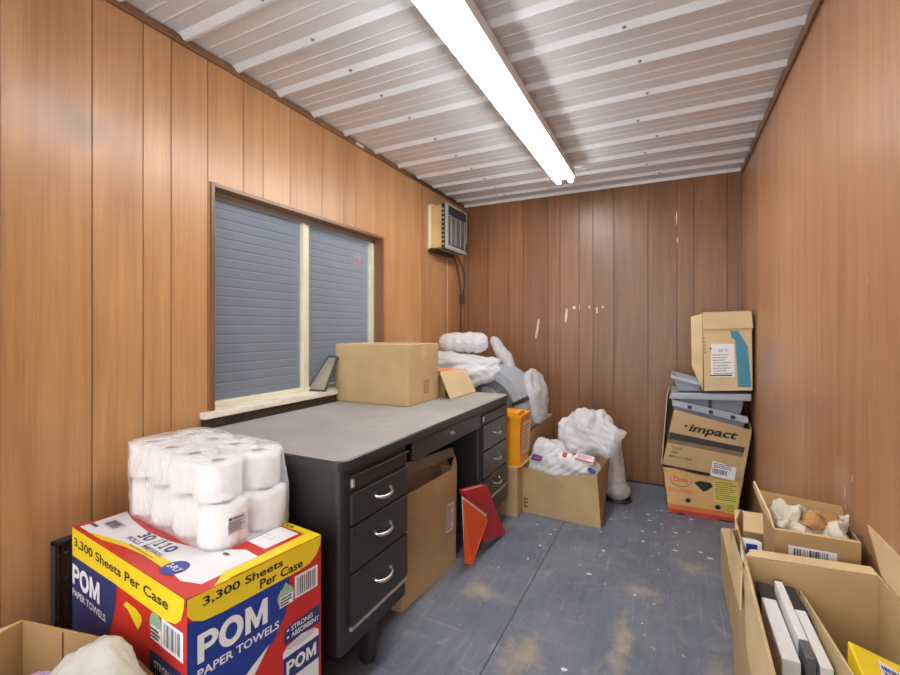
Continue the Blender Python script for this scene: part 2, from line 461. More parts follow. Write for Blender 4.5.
def blob(name, groups, m, parent=None, voxel=.0075, folds=((6, .10, .011), (7, .042, .0036), (5, .02, .0012)), warp=.014, seed=1, floor=None, flat=False, smooth=5):
    """crumpled film: taut hulls over groups of ellipsoids, fused, then creased with sharp straight folds"""
    bm = bmesh.new()
    for g in groups:
        b2 = bmesh.new()
        for e in g:
            c, r_ = e[0], e[1]; rot = e[2] if len(e) > 2 else (0, 0, 0)
            T = Matrix.Translation(c) @ Euler(rot).to_matrix().to_4x4() @ Matrix.Diagonal((r_[0], r_[1], r_[2], 1))
            bmesh.ops.create_icosphere(b2, subdivisions=2 if len(g) > 1 else 3, radius=1, matrix=T)
        if len(g) > 1:
            bmesh.ops.convex_hull(b2, input=b2.verts)
            bmesh.ops.delete(b2, geom=[v for v in b2.verts if not v.link_faces], context='VERTS')
        t_ = bpy.data.meshes.new('t'); b2.to_mesh(t_); b2.free(); bm.from_mesh(t_); bpy.data.meshes.remove(t_)
    me = bpy.data.meshes.new(name); bm.to_mesh(me); bm.free()
    o = bpy.data.objects.new(name, me); COL.objects.link(o)
    md = o.modifiers.new('r', 'REMESH'); md.mode = 'VOXEL'; md.voxel_size = voxel
    dg = bpy.context.evaluated_depsgraph_get(); dg.update()
    me2 = bpy.data.meshes.new_from_object(o.evaluated_get(dg))
    bpy.data.objects.remove(o); bpy.data.meshes.remove(me)
    bm = bmesh.new(); bm.from_mesh(me2)
    for _ in range(smooth): bmesh.ops.smooth_vert(bm, verts=bm.verts, factor=.5)
    bm.normal_update()
    fs = []
    for k, (n, wl, a) in enumerate(folds): fs += fold_set(seed * 10 + k, n, wl, a)
    new = []
    for v in bm.verts:
        q = v.co + noise.noise_vector(v.co * 6 + Vector((seed, 0, 0))) * warp
        d = 0.
        for dv, ph, a, of in fs:
            t = q.dot(dv) + ph; tri = abs((t % 1.) * 2 - 1)
            w_ = max(0., min(1., .55 + 1.5 * noise.noise(v.co * 4.5 + of)))
            d += a * w_ * (tri - .5)
        co = v.co + v.normal * d
        if floor is not None and co.z < floor: co.z = floor
        new.append(co)
    for v, c in zip(bm.verts, new): v.co = c
    bm.to_mesh(me2); bm.free()
    me2.materials.clear(); me2.materials.append(m)
    off = wloc(parent) if parent is not None else Vector()
    for v in me2.vertices: v.co -= off
    me2.polygons.foreach_set('use_smooth', [not flat] * len(me2.polygons)); me2.update()
    me2.name = name
    o = bpy.data.objects.new(name, me2); COL.objects.link(o)
    if parent is not None: o.parent = parent
    return o

Z3 = Vector((0, 0, 1)); X3 = Vector((1, 0, 0)); Y3 = Vector((0, 1, 0))

# ------------------------------------------------------------------ room shell
XL, XR, YB, ZC, YF = -1.749, .471, 3.82, 2.39, -1.1

# floor: painted plywood sheets with a thin seam
fb = MB()
for x0, x1, ys in ((-1.9, -.602, (YF, 1.19, 3.95)), (-.599, .62, (YF, -.02, 2.42, 3.95))):
    for a, c in zip(ys[:-1], ys[1:]): fb.box(x0, a + .001, -.02, x1, c - .001, 0, FLOORM)
fb.box(-1.9, YF, -.04, .62, 3.95, -.02, DKM)
r = random.Random(3)
for k in range(70):
    if k < 45: x, y = r.gauss(-.06, .14), r.gauss(2.95, .28)
    else: x, y = r.uniform(-.8, .15), r.uniform(1.5, 3.0)
    if not (-1.0 < x < .2 and 1.3 < y < 3.6): continue
    s = r.choice((.004, .006, .006, .009, .014)); n = r.choice((4, 5, 6)); a0 = r.uniform(0, 6)
    el = r.uniform(.5, 1.6)
    fb.add([(x + s * el * r.uniform(.6, 1) * math.cos(a0 + 6.283 * i / n), y + s * r.uniform(.6, 1) * math.sin(a0 + 6.283 * i / n), .0007) for i in range(n)], [tuple(range(n))], PAINTCHIP)
structure(fb.build('floor'))

def planks(mb, edges, plane, m, z0, z1, hole=None, sgn=1, th=.014, gap=.0036):
    """vertical boards; plane=('X',x) or ('Y',y); sgn=direction behind the face"""
    for a, c in zip(edges[:-1], edges[1:]):
        segs = [(a, c, z0, z1)]
        if hole:
            h0, h1, hz0, hz1 = hole
            if c > h0 and a < h1:
                segs = [(a, c, z0, hz0), (a, c, hz1, z1)]
                if a < h0: segs.append((a, h0, hz0, hz1))
                if c > h1: segs.append((h1, c, hz0, hz1))
        for (p, q, za, zb) in segs:
            p2 = p + gap / 2 if p == a else p; q2 = q - gap / 2 if q == c else q
            f = plane[1]; bk = f + sgn * th
            if plane[0] == 'X': mb.box(min(f, bk), p2, za, max(f, bk), q2, zb, m)
            else: mb.box(p2, min(f, bk), za, q2, max(f, bk), zb, m)

def plank_edges(known, lo, hi, seed):
    r = random.Random(seed); e = list(known); x = e[0]
    while x > lo: x -= r.choice((.10, .14, .17, .21, .24)); e.insert(0, max(x, lo))
    x = e[-1]
    while x < hi: x += r.choice((.10, .14, .17, .21)); e.append(min(x, hi))
    return e

WY0, WY1, WZ0, WZ1 = 1.250, 2.492, .872, 1.832
lw = MB()
planks(lw, plank_edges((.577, .807, .969, 1.072, 1.226, 1.399, 1.51, 1.679, 1.913, 2.1, 2.214, 2.539, 2.80, 3.02, 3.2, 3.42, 3.60), YF, 3.83, 1), ('X', XL), WOODL, 0, 2.42, hole=(WY0 - .0125, WY1 + .0125, WZ0 - .03, WZ1 + .0125), sgn=-1)
for (a, c, z0, z1) in ((YF, WY0 - .0125, 0, 2.42), (WY1 + .0125, 3.95, 0, 2.42), (WY0 - .0125, WY1 + .0125, 0, WZ0 - .03), (WY0 - .0125, WY1 + .0125, WZ1 + .0125, 2.42)):
    lw.box(XL - .09, a, z0, XL - .012, c, z1, GROOVE)
structure(lw.build('wall_left'))
bw = MB()
planks(bw, plank_edges((-1.70, -1.502, -1.3, -1.169, -.946, -.843, -.684, -.571, -.407, -.155, .048, .162, .375, .47), -1.749, .471, 2), ('Y', YB), WOODB, 0, 2.42, sgn=1)
bw.box(-1.85, YB + .012, 0, .57, YB + .09, 2.42, GROOVE)
# pale scrapes on the boards
def scrape(px, pz, w_, h_, sl=0., seed=0):
    r = random.Random(seed); n = 7; L = []; R = []
    for i in range(n):
        t = i / (n - 1); ww = w_ * (.35 + .65 * math.sin(math.pi * (.12 + .8 * t))) * r.uniform(.8, 1.1)
        cx = px + sl * (t - .5) + r.uniform(-.1, .1) * w_
        L.append((cx - ww / 2, YB - .0009, pz - h_ * (.5 - t))); R.append((cx + ww / 2, YB - .0009, pz - h_ * (.5 - t)))
    bw.add(L + R[::-1], [tuple(range(2 * n))], SCUFF)
scrape(-1.04, 1.22, .022, .17, .03, 1); scrape(-.79, 1.335, .022, .115, .012, 2); scrape(-.725, 1.40, .028, .028, 0, 3)
scrape(-.60, 1.40, .013, .03, 0, 4); scrape(-.54, 1.375, .013, .05, 0, 5); scrape(-.495, 1.40, .02, .02, 0, 6)
scrape(-.68, 1.40, .008, .06, 0, 7); scrape(.045, 2.07, .008, .10, 0, 8); scrape(.05, 1.9, .007, .05, 0, 9)
structure(bw.build('wall_back'))
rw = MB()
planks(rw, plank_edges((1.30, 1.549, 1.784, 1.95, 2.192, 2.36, 2.62, 2.80, 3.05, 3.21, 3.41, 3.62), YF, 3.83, 5), ('X', XR), WOODR, 0, 2.42, sgn=1, gap=.0016)
rw.box(XR + .012, YF, 0, XR + .09, 3.95, 2.42, mat('groove_tan', (110, 72, 46), .8))
for (y, z, s) in ((1.72, .73, .012), (1.66, .79, .008), (1.715, .69, .007), (2.02, 1.0, .006), (3.13, .95, .014), (3.12, .90, .01), (2.5, .9, .005), (1.55, 1.35, .004)):
    rr = random.Random(int(y * 100)); n = 6
    rw.add([(XR - .0009, y + s * .7 * rr.uniform(.5, 1) * math.cos(-6.283 * i / n), z + s * 1.8 * rr.uniform(.5, 1) * math.sin(-6.283 * i / n)) for i in range(n)], [tuple(range(n))], SCUFF)
structure(rw.build('wall_right'))

# ceiling: ribbed galvanised roof sheet, ribs across the room
prof = []
ribs = [1.365 - .243 * k for k in range(11, -1, -1)] + [1.601, 1.84, 2.10, 2.40, 2.69, 2.95, 3.20, 3.43, 3.65]
prev = YF
prof.append((YF, ZC))
for y in ribs:
    if y < YF + .1: continue
    for mnr in (.38, .62):
        ym = prev + (y - prev) * mnr
        if y - prev > .15: prof += [(ym - .007, ZC), (ym, ZC - .003), (ym + .007, ZC)]
    prof += [(y - .030, ZC), (y - .007, ZC - .019), (y + .005, ZC - .019), (y + .026, ZC)]
    prev = y
prof.append((3.9, ZC))
cb = MB()
vs = [(x, y, z) for (y, z) in prof for x in (-1.86, .58)]
cb.add(vs, [(2 * i, 2 * i + 1, 2 * i + 3, 2 * i + 2) for i in range(len(prof) - 1)], GALV)
cb.box(-1.86, YF, ZC + .03, .58, 3.95, ZC + .06, GALV)
for y in ribs[6:]:
    for x in (-1.28, -.12 + .05 * math.sin(y * 9), ):
        cb.lathe([(.001, -.006), (.005, -.006), (.006, -.003), (.009, 0)], (x, y - .02 , ZC - .013), mat('screw_head', (150, 150, 150), .4, metal=.5), 8)
structure(cb.build('ceiling'))

# trims at the ceiling line
t = MB(); t.box(XL, YF, ZC - .036, XL + .012, YB, ZC - .004, TRIMW)
structure(t.build('trim_1', bevel=.003))
t = MB(); t.box(XR - .014, YF, ZC - .05, XR, YB, ZC - .004, TRIMW)
structure(t.build('trim_2', bevel=.003))
t = MB(); t.box(XL, YB - .012, ZC - .026, XR, YB, ZC - .0, GALV)
structure(t.build('trim_3', bevel=.002))
t = MB(); t.box(XL, 2.86, ZC - .03, XL + .016, 3.7, ZC - .018, DKM); t.box(XL, 2.2, ZC - .03, XL + .014, 2.27, ZC - .012, SCUFF)
structure(t.build('trim_4'))
t = MB(); t.box(XL + .02, YB - .006, 0, XR, YB, .012, DKM)  # thin dark strip along the foot of the back wall
structure(t.build('wall_foot_strip'))

# window with casing, reveal and sliding aluminium sash
win = bpy.data.objects.new('window_1', None); COL.objects.link(win); win.location = (XL, WY0, WZ0); structure(win)
b = MB(); D = .095
b.box(XL - D, WY0 - .012, WZ1, XL, WY1 + .012, WZ1 + .012, TRIMW); b.box(XL - D, WY0 - .012, WZ0, XL, WY0, WZ1, TRIMW); b.box(XL - D, WY1, WZ0, XL, WY1 + .012, WZ1, TRIMW)
b.build('reveal', win)
b = MB(); e = .009
b.box(XL, WY0 - .014, WZ0, XL + e, WY0 + .004, WZ1 + .014, TRIMW); b.box(XL, WY1 - .004, WZ0, XL + e, WY1 + .014, WZ1 + .014, TRIMW); b.box(XL, WY0 + .004, WZ1 - .004, XL + e, WY1 - .004, WZ1 + .014, TRIMW)
b.build('casing', win, bevel=.002)
b = MB(); gx = XL - .085
b.box(gx - .02, WY0, WZ1 - .028, gx + .02, WY1, WZ1, ALU); b.box(gx - .02, WY0, WZ0, gx + .02, WY1, WZ0 + .022, CREAM)
b.box(gx - .02, WY0, WZ0, gx + .02, WY0 + .02, WZ1, CREAM); b.box(gx - .02, WY1 - .024, WZ0, gx + .02, WY1, WZ1, CREAM)
b.build('frame', win, bevel=.002)
b = MB(); b.box(gx - .004, 1.832, WZ0 + .02, gx + .026, 1.848, WZ1 - .026, CREAM); b.box(gx - .018, 1.853, WZ0 + .02, gx + .012, 1.888, WZ1 - .026, CREAM); b.box(gx - .01, 1.846, WZ0 + .02, gx + .006, 1.856, WZ1 - .026, ALU)
b.build('mullion', win, bevel=.002)
b = MB(); b.box(gx + .002, WY0 + .018, WZ0 + .02, gx + .005, 1.838, WZ1 - .026, GLASS); b.build('glass_pane', win)
b = MB(); b.box(gx - .012, 1.87, WZ0 + .02, gx - .009, WY1 - .02, WZ1 - .026, GLASS)
b.build('glass_pane', win)
b = MB(); fr = (Vector((gx - .0085, 2.30, 1.62)), Y3, Z3)
b.rect(fr, 0, 0, .085, .08, mat('faded_sticker', (150, 142, 146), .5), .0006); b.scrib(fr, .008, .008, .078, .072, 5, mat('faded_print', (150, 120, 122), .5), .001, 4)
b.build('sticker', win)
b = MB(); b.box(XL - D + .02, 1.19, WZ0 - .028, XL + .034, 2.012, WZ0, CREAM2); b.box(XL - D + .02, 2.012, WZ0 - .028, XL - .004, WY1 + .01, WZ0, CREAM2)
structure(b.build('trim_5', bevel=.004))
b = MB(); b.box(XL, 1.195, .68, XL + .020, 2.012, WZ0 - .028, DARKW)
for y in (1.30, 1.52, 1.66, 1.86): b.box(XL + .0195, y - .0025, .70, XL + .0215, y + .0025, WZ0 - .03, DKM)
structure(b.build('trim_6'))

# neighbouring siding seen through the glass
b = MB(); xs = -2.75; pr = []
z = 0.
while z < 3.4:
    pr += [(xs, z), (xs, z + .048), (xs - .0035, z + .056), (xs - .0035, z + .060)]; z += .066
vs = [(x, y, z) for (x, z) in pr for y in (-.5, 9.)]
b.add(vs, [(2 * i, 2 * i + 2, 2 * i + 3, 2 * i + 1) for i in range(len(pr) - 1)], SIDING)

b.box(xs - .1, -.5, 0, xs - .02, 9, 3.4, SIDING)
structure(b.build('exterior_wall'))
b = MB(); b.box(-2.85, -3, -.12, 2.5, 9, -.06, GRAVEL)
structure(b.build('ground'))

# ------------------------------------------------------------------ ceiling light
FX, FY0, FY1 = -.686, .82, 3.25
lf = thing('fluorescent_ceiling_light', 'long white twin-tube fluorescent light fixed under the ribbed metal ceiling', 'ceiling light', (FX, 2.0, ZC - .02))
b = MB()
pf = [(-.072, 2.366), (-.078, 2.303), (-.074, 2.303), (-.066, 2.318), (-.034, 2.320), (-.018, 2.304), (.018, 2.304), (.034, 2.320), (.066, 2.318), (.074, 2.303), (.078, 2.303), (.072, 2.366)]
b.hexa([(FX + x, FY0, z) for x, z in pf], [(FX + x, FY1, z) for x, z in pf], LAMPW)
b.build('housing', lf)
for sx in (-1, 1):
    x = FX + sx * .044
    b = MB(); b.tube([(x, FY0 + .01, 2.296), (x, FY1 + .012, 2.296)], .0185, TUBE, 14); b.build('tube', lf)
    for ya, yb in ((FY0 - .004, FY0 + .012), (FY1 + .008, FY1 + .022)):
        b = MB(); b.box(x - .012, ya, 2.285, x + .012, yb, 2.33, LAMPW); b.build('lamp_holder', lf, bevel=.003)

# ------------------------------------------------------------------ desk
DX, DB, DY0, DY1, DZ = -.915, -1.722, 1.083, 2.715, .805
desk = thing('office_desk', 'charcoal steel double pedestal office desk with worn grey top under the window', 'desk', (-1.3, 1.9, 0))
def rrect(x0, y0, x1, y1, r, n=5):
    pts = []
    for cx, cy, a in ((x1 - r, y1 - r, 0), (x0 + r, y1 - r, 90), (x0 + r, y0 + r, 180), (x1 - r, y0 + r, 270)):
        for k in range(n + 1):
            t = math.radians(a + 90 * k / n); pts.append((cx + r * math.cos(t), cy + r * math.sin(t)))
    return pts
b = MB()
o_ = rrect(DB, DY0, DX, DY1, .045); i_ = rrect(DB + .006, DY0 + .006, DX - .006, DY1 - .006, .04)
n = len(o_)
b.add([(x, y, DZ - .034) for x, y in o_] + [(x, y, DZ - .005) for x, y in o_] + [(x, y, DZ - .001) for x, y in i_],
      [tuple(reversed(range(n)))] + [(k, (k + 1) % n, n + (k + 1) % n, n + k) for k in range(n)] + [(n + k, n + (k + 1) % n, 2 * n + (k + 1) % n, 2 * n + k) for k in range(n)], BLACKM)
b.add([(x, y, DZ - .001) for x, y in i_], [tuple(range(n))], LINO)
rg = random.Random(4)
b.oval((Vector((-1.13, 1.62, DZ - .001)), X3, Y3), 0, 0, .075, .12, mat('lino_ring_stain', (158, 154, 147), .55, var=.1, vscale=9), .0005, 40)
b.build('desktop', desk)
def handle(parent, y, z, x):
    b = MB(); w2 = .047; path = []
    for k in range(13):
        t = k / 12; a = math.pi * t
        path.append((x + .002 + .022 * math.sin(a), y - w2 * math.cos(a), z + .004 - .010 * math.sin(a)))
    rr = [.003 + .0045 * math.sin(math.pi * k / 12) for k in range(13)]
    b.tube(path, rr, CHROME, 8)
    for s in (-1, 1): b.tube([(x - .002, y + s * w2, z + .006), (x + .004, y + s * w2, z + .006)], .007, CHROME, 8)
    return b.build('handle', parent)
def drawer(y0, y1, z0, z1, x, hy=None, hz=None, pull=True, name='drawer'):
    b = MB(); b.box(x - .30, y0 + .01, z0 + .01, x - .012, y1 - .01, z1 - .01, DKM)
    b.box(x - .016, y0, z0, x, y1, z1, BLACKM)
    d = b.build(name, desk, bevel=.003)
    if pull: plab(handle(d, hy if hy else (y0 + y1) / 2, hz if hz else (z0 + z1) / 2, x), 'bow shaped nickel drawer handle')
    return d
PX = -.928
# pedestals (open carcase with a rounded outer corner)
def pedestal(y0, y1, zb, outer):
    b = MB(); r_ = .018; pts = []
    X0, X1 = DB + .012, PX
    for cx, cy, a in ((X1 - r_, y1 - r_, 0), (X0 + r_, y1 - r_, 90), (X0 + r_, y0 + r_, 180), (X1 - r_, y0 + r_, 270)):
        for k in range(5):
            t = math.radians(a + 90 * k / 4); pts.append((cx + r_ * math.cos(t), cy + r_ * math.sin(t)))
    n = len(pts)
    b.add([(x, y, zb) for x, y in pts] + [(x, y, DZ - .034) for x, y in pts], [tuple(reversed(range(n)))] + [(k, (k + 1) % n, n + (k + 1) % n, n + k) for k in range(n)], BLACKM)
    return b.build('pedestal', desk)
pedestal(1.095, 1.492, .183, 0)
pedestal(2.235, 2.70, .150, 1)
for (y0, y1, zz, wb, st) in ((1.140, 1.478, ((.585, .685), (.432, .578), (.262, .425)), (.698, .745), .243), (2.262, 2.655, ((.545, .688), (.392, .538), (.265, .385)), (.70, .748), .247)):
    for z0, z1 in zz: drawer(y0, y1, z0, z1, PX + .012, hz=(z0 + z1) / 2 + .004)
    b = MB(); b.box(PX - .2, y0, wb[0], PX + .008, y1, wb[1], BLACKM); b.box(PX + .006, y0 - .004, wb[1] - .004, PX + .016, y1 + .004, wb[1], BLACKM); b.box(PX + .004, y0, wb[0] + .01, PX + .014, y0 + .012, wb[1] - .01, ALU)
    b.build('writing_board', desk, bevel=.002)
    b = MB(); b.box(PX - .01, y0, st, PX + .010, y1, st + .013, ALU); plab(b.build('trim_strip', desk, bevel=.002), 'bright metal strip below the drawers')
d = drawer(1.525, 2.228, .688, .768, PX + .010, pull=False, name='knee_drawer')
b = MB(); yk = 1.86
b.tube([(PX + .006, yk, .735), (PX + .020, yk, .735)], .011, CHROME, 14); b.tube([(PX + .018, yk, .735), (PX + .028, yk, .735)], .007, CHROME, 12)
b.build('lock', d)
b = MB(); b.box(-1.62, 1.49, .2, -1.60, 2.24, .772, DKM); b.build('modesty_panel', desk)
for x in (-1.0, -1.62):
    for y in (1.335, 2.60):
        b = MB(); b.box(x - .024, y - .024, .0, x + .024, y + .024, .2, BLACKM); lg = b.build('leg', desk, bevel=.006)
        b = MB(); b.lathe([(.0, .0), (.026, 0), (.028, .012), (.022, .02)], (x, y, 0), DKM, 16); b.build('foot', lg)

# ------------------------------------------------------------------ things on the desk
cx0, cx1, cy0, cy1, cz0, cz1 = -1.745, -1.248, 2.02, 2.365, DZ, 1.135
ct = thing('cardboard_carton', 'large plain tan carton, taped shut, standing on the grey desktop', 'carton', ((cx0 + cx1) / 2, (cy0 + cy1) / 2, DZ))
b = MB(); b.box(cx0, cy0, cz0, cx1, cy1, cz1, KRAFT); b.build('body', ct, bevel=.004)
b = MB(); b.box(cx0 + .002, (cy0 + cy1) / 2 - .024, cz1, cx1, (cy0 + cy1) / 2 + .024, cz1 + .0008, TAPEC); b.box(cx1, (cy0 + cy1) / 2 - .024, cz1 - .07, cx1 + .0008, (cy0 + cy1) / 2 + .024, cz1 + .0008, TAPEC)
b.build('tape', ct)
b = MB(); b.box(cx1, 2.185, DZ + .045, cx1 + .001, 2.245, DZ + .125, TAPE)
for k in range(3): b.box(cx1 + .001, 2.195, DZ + .06 + k * .02, cx1 + .0014, 2.235, DZ + .066 + k * .02, KRAFT3)
b.build('printed_label', ct)

pf_ = thing('picture_frame', 'dark edged picture frame leaning slantwise on the window sill behind a carton', 'picture frame', (-1.76, 1.92, WZ0))
P0, P1, P2, P3 = Vector((-1.826, 1.885, WZ0 + .004)), Vector((-1.716, 1.90, WZ0 + .004)), Vector((-1.720, 2.005, 1.055)), Vector((-1.80, 2.03, 1.058))
b = MB(); b.panel([P0, P1, P2, P3], .006, mat('grey_backing_board', (150, 142, 122), .8, var=.12)); b.build('backing_board', pf_)
b = MB()
for A, B_ in ((P0, P1), (P1, P2), (P2, P3), (P3, P0)): b.tube([A, B_], .0075, mat('dark_frame_moulding', (70, 66, 60), .5), 6)
b.build('frame', pf_)

bx = thing('cardboard_carton', 'brown carton on the far end of the desk, hidden behind a leaning card', 'carton', (-1.45, 2.54, DZ))
b = MB(); b.box(-1.56, 2.42, DZ, -1.235, 2.69, .925, KRAFT3); b.build('body', bx, bevel=.003)
b = MB(); b.box(-1.56, 2.54, .925, -1.235, 2.575, .9258, TAPE); b.build('tape', bx)
fo = thing('file_folder', 'salmon orange folder lying flat on the brown carton at the desk end', 'folder', (-1.4, 2.55, .926))
b = MB(); b.panel([(-1.55, 2.425, .929), (-1.24, 2.40, .930), (-1.215, 2.70, .931), (-1.55, 2.70, .929)], .003, FSALMON); b.build('back_cover', fo)
b = MB(); b.panel([(-1.55, 2.43, .936), (-1.25, 2.41, .940), (-1.225, 2.69, .940), (-1.55, 2.69, .936)], .010, WHITEP); b.build('papers', fo)
b = MB(); b.panel([(-1.55, 2.425, .943), (-1.24, 2.385, .966), (-1.215, 2.69, .950), (-1.55, 2.70, .958)], .003, FSALMON); b.build('front_cover', fo)
b = MB(); b.panel([(-1.155, 2.335, DZ + .003), (-1.15, 2.702, DZ + .003), (-1.222, 2.70, .955), (-1.226, 2.335, .966)], .004, KRAFT2)
tag(b.build('cardboard_sheet'), 'small square sheet of tan cardboard propped upright at the far desk end', 'cardboard sheet')

# ------------------------------------------------------------------ bags and machine behind the desk
b = MB(); b.box(-1.73, 2.80, 0, -1.36, 3.45, .80, KRAFT3); b.box(-1.73, 3.10, .80, -1.36, 3.15, .8008, TAPE)
tag(b.build('cardboard_carton', bevel=.004), 'tall brown carton in the corner under white plastic bags', 'carton')
rb = thing('cardboard_carton', 'knee-high closed tan carton by the back wall behind the orange case', 'carton', (-1.0, 3.4, 0))
b = MB(); b.box(-1.34, 3.04, 0, -.885, 3.74, .50, KRAFT); b.build('body', rb, bevel=.004)
b = MB(); b.panel([(-1.33, 3.04, .504), (-.90, 3.05, .506), (-.89, 3.38, .503), (-1.33, 3.38, .503)], .004, KRAFT2); b.panel([(-1.33, 3.39, .503), (-.89, 3.39, .503), (-.89, 3.74, .503), (-1.33, 3.74, .503)], .004, KRAFT2)
b.build('flap', rb)
b = MB(); b.rect((Vector((-.885, 3.30, .25)), Y3, Z3), 0, 0, .16, .12, WHITEP); b.scrib((Vector((-.885, 3.30, .25)), Y3, Z3), .01, .01, .15, .11, 6); b.build('label', rb)

mc = thing('machine_housing', 'curved grey plastic machine cover on a carton behind the desk', 'machine housing', (-1.05, 3.2, .51))
def arc(cx, cz, rx, rz, a0, a1, n): return [(cx + rx * math.cos(math.radians(a0 + (a1 - a0) * k / n)), cz + rz * math.sin(math.radians(a0 + (a1 - a0) * k / n))) for k in range(n + 1)]
outer = arc(-1.19, .56, .31, .385, -6, 118, 22)
inner = arc(-1.19, .56, .225, .30, -6, 118, 22)
def shell(mb, outer, inner, y0, y1, m):
    n = len(outer)
    vs = [(x, y0, z) for x, z in outer] + [(x, y0, z) for x, z in inner] + [(x, y1, z) for x, z in outer] + [(x, y1, z) for x, z in inner]
    fs = []
    for k in range(n - 1):
        fs += [(k, k + 1, n + k + 1, n + k), (2 * n + k, 3 * n + k, 3 * n + k + 1, 2 * n + k + 1), (k, 2 * n + k, 2 * n + k + 1, k + 1), (n + k, n + k + 1, 3 * n + k + 1, 3 * n + k)]
    fs += [(0, n, 3 * n, 2 * n), (n - 1, 3 * n - 1, 4 * n - 1, 2 * n - 1)]
    mb.add(vs, fs, m, False)
b = MB(); shell(b, outer, inner, 2.99, 3.36, GREYP); b.build('rim', mc, bevel=.006)
b = MB()
inn = arc(-1.19, .56, .222, .297, -6, 118, 16)
b.hexa([(-1.33, 3.04, .51)] + [(x, 3.04, z) for x, z in inn], [(-1.33, 3.30, .51)] + [(x, 3.30, z) for x, z in inn], GREYP2); b.build('front_panel', mc, bevel=.004)
b = MB(); in2 = arc(-1.21, .56, .15, .235, 0, 100, 14)
b.hexa([(-1.31, 3.03, .56)] + [(x, 3.03, z) for x, z in in2], [(-1.31, 3.045, .56)] + [(x, 3.045, z) for x, z in in2], mat('pale_grey_plastic', (188, 194, 204), .45)); b.build('door_panel', mc, bevel=.005)
b = MB(); a1_ = arc(-1.19, .56, .312, .387, 23, 28, 2); a2_ = arc(-1.19, .56, .22, .295, 23, 28, 2); shell(b, a1_, a2_, 2.985, 3.365, DKPL); b.build('seam', mc)
for k in range(2):
    a = math.radians(88 + 13 * k)
    b = MB(); c_ = Vector((-1.19 + .268 * math.cos(a), 2.986, .56 + .342 * math.sin(a)))
    b.box(c_.x - .022, 2.984, c_.z - .020, c_.x + .022, 2.992, c_.z + .020, mat('pale_label', (226, 230, 234), .4)); b.build('badge', mc, bevel=.003)
s1 = blob('plastic_bag', [[((-.90, 3.30, .70), (.075, .20, .17)), ((-.94, 3.30, .84), (.05, .16, .08)), ((-.875, 3.26, .60), (.055, .16, .08))]], BAGC, seed=2, floor=.508, folds=((4, .12, .012), (5, .045, .004)))
tag(s1, 'clear cloudy plastic bag bulging beside the curved grey machine cover', 'plastic bag')
s2 = blob('plastic_bag', [[((-1.58, 3.02, .95), (.10, .14, .10)), ((-1.40, 2.96, .98), (.10, .12, .06)), ((-1.20, 3.06, .97), (.09, .14, .04))], [((-1.34, 2.90, .90), (.10, .10, .06)), ((-1.18, 2.98, .90), (.06, .08, .08)), ((-1.50, 2.95, .87), (.1, .1, .05))], [((-1.22, 2.93, .90), (.05, .05, .03)), ((-1.27, 2.90, .825), (.03, .06, .02)), ((-1.12, 3.02, .93), (.03, .05, .03))]], BAG, seed=5, floor=.806)
tag(s2, 'crumpled white plastic bag heaped behind the desk end', 'plastic bag')
rl = thing('packing_roll', 'cloudy white roll of packing film lying on top of the heaped bag', 'roll', (-1.46, 3.2, 1.03))
o = blob('film_roll', [[((-1.60, 3.20, 1.113), (.08, .08, .080)), ((-1.33, 3.20, 1.115), (.07, .08, .080))]], BAG, rl, seed=9, folds=((4, .10, .007), (6, .03, .0035)))
s3 = blob('plastic_bag', [[((-1.25, 3.36, 1.10), (.04, .06, .07), (0, -.5, 0)), ((-1.18, 3.34, 1.0), (.05, .07, .06))], [((-1.16, 3.34, 1.0), (.05, .06, .05)), ((-1.11, 3.32, .90), (.035, .06, .05))]], BAGC, voxel=.008, seed=14, folds=((5, .07, .010), (5, .03, .004)))
tag(s3, 'small twisted clear plastic bag trailing down beside the packing roll', 'plastic bag')

# ------------------------------------------------------------------ orange case on small box
sb = thing('cardboard_carton', 'narrow upright tan carton at the desk end under the orange case', 'carton', (-.97, 2.87, 0))
b = MB(); b.box(-1.10, 2.765, 0, -.885, 2.985, .318, KRAFT); b.build('body', sb, bevel=.004)
b = MB(); b.panel([(-.98, 2.765, .32), (-.888, 2.765, .322), (-.86, 2.975, .345), (-.95, 2.985, .32)], .004, KRAFT2); b.panel([(-.888, 2.77, .318), (-.886, 2.98, .318), (-.855, 2.98, .335), (-.857, 2.775, .338)], .004, KRAFT2); b.build('flap', sb)
oc = thing('plastic_case', 'bright orange plastic case standing on a narrow tan carton', 'case', (-.97, 2.86, .323))
b = MB(); carton_walls(b, rectpts(-1.08, 2.775, -.875, 2.975, .324), rectpts(-1.08, 2.765, -.865, 2.985, .655), ORANGE, .006); b.build('body', oc, bevel=.004)
b = MB(); b.box(-1.085, 2.756, .635, -.862, 2.766, .66, ORANGE); b.box(-.867, 2.756, .635, -.857, 2.99, .66, ORANGE); b.build('rim', oc, bevel=.003)
b = MB(); b.hexa(rectpts(-1.06, 2.80, -.89, 2.96, .60), rectpts(-1.05, 2.81, -.90, 2.95, .672), ORANGE); b.build('contents', oc, bevel=.008)
b = MB(); fr = (Vector((-.868, 2.80, .40)), Vector((.03, 1, 0)).normalized(), Vector((.035, 0, 1)).normalized()); b.rect(fr, 0, 0, .16, .21, mat('pale_orange_label', (236, 206, 170), .5), .002); b.scrib(fr, .015, .02, .145, .19, 8, mat('faint_red_ink', (206, 120, 96), .6), .0026); b.build('label', oc)

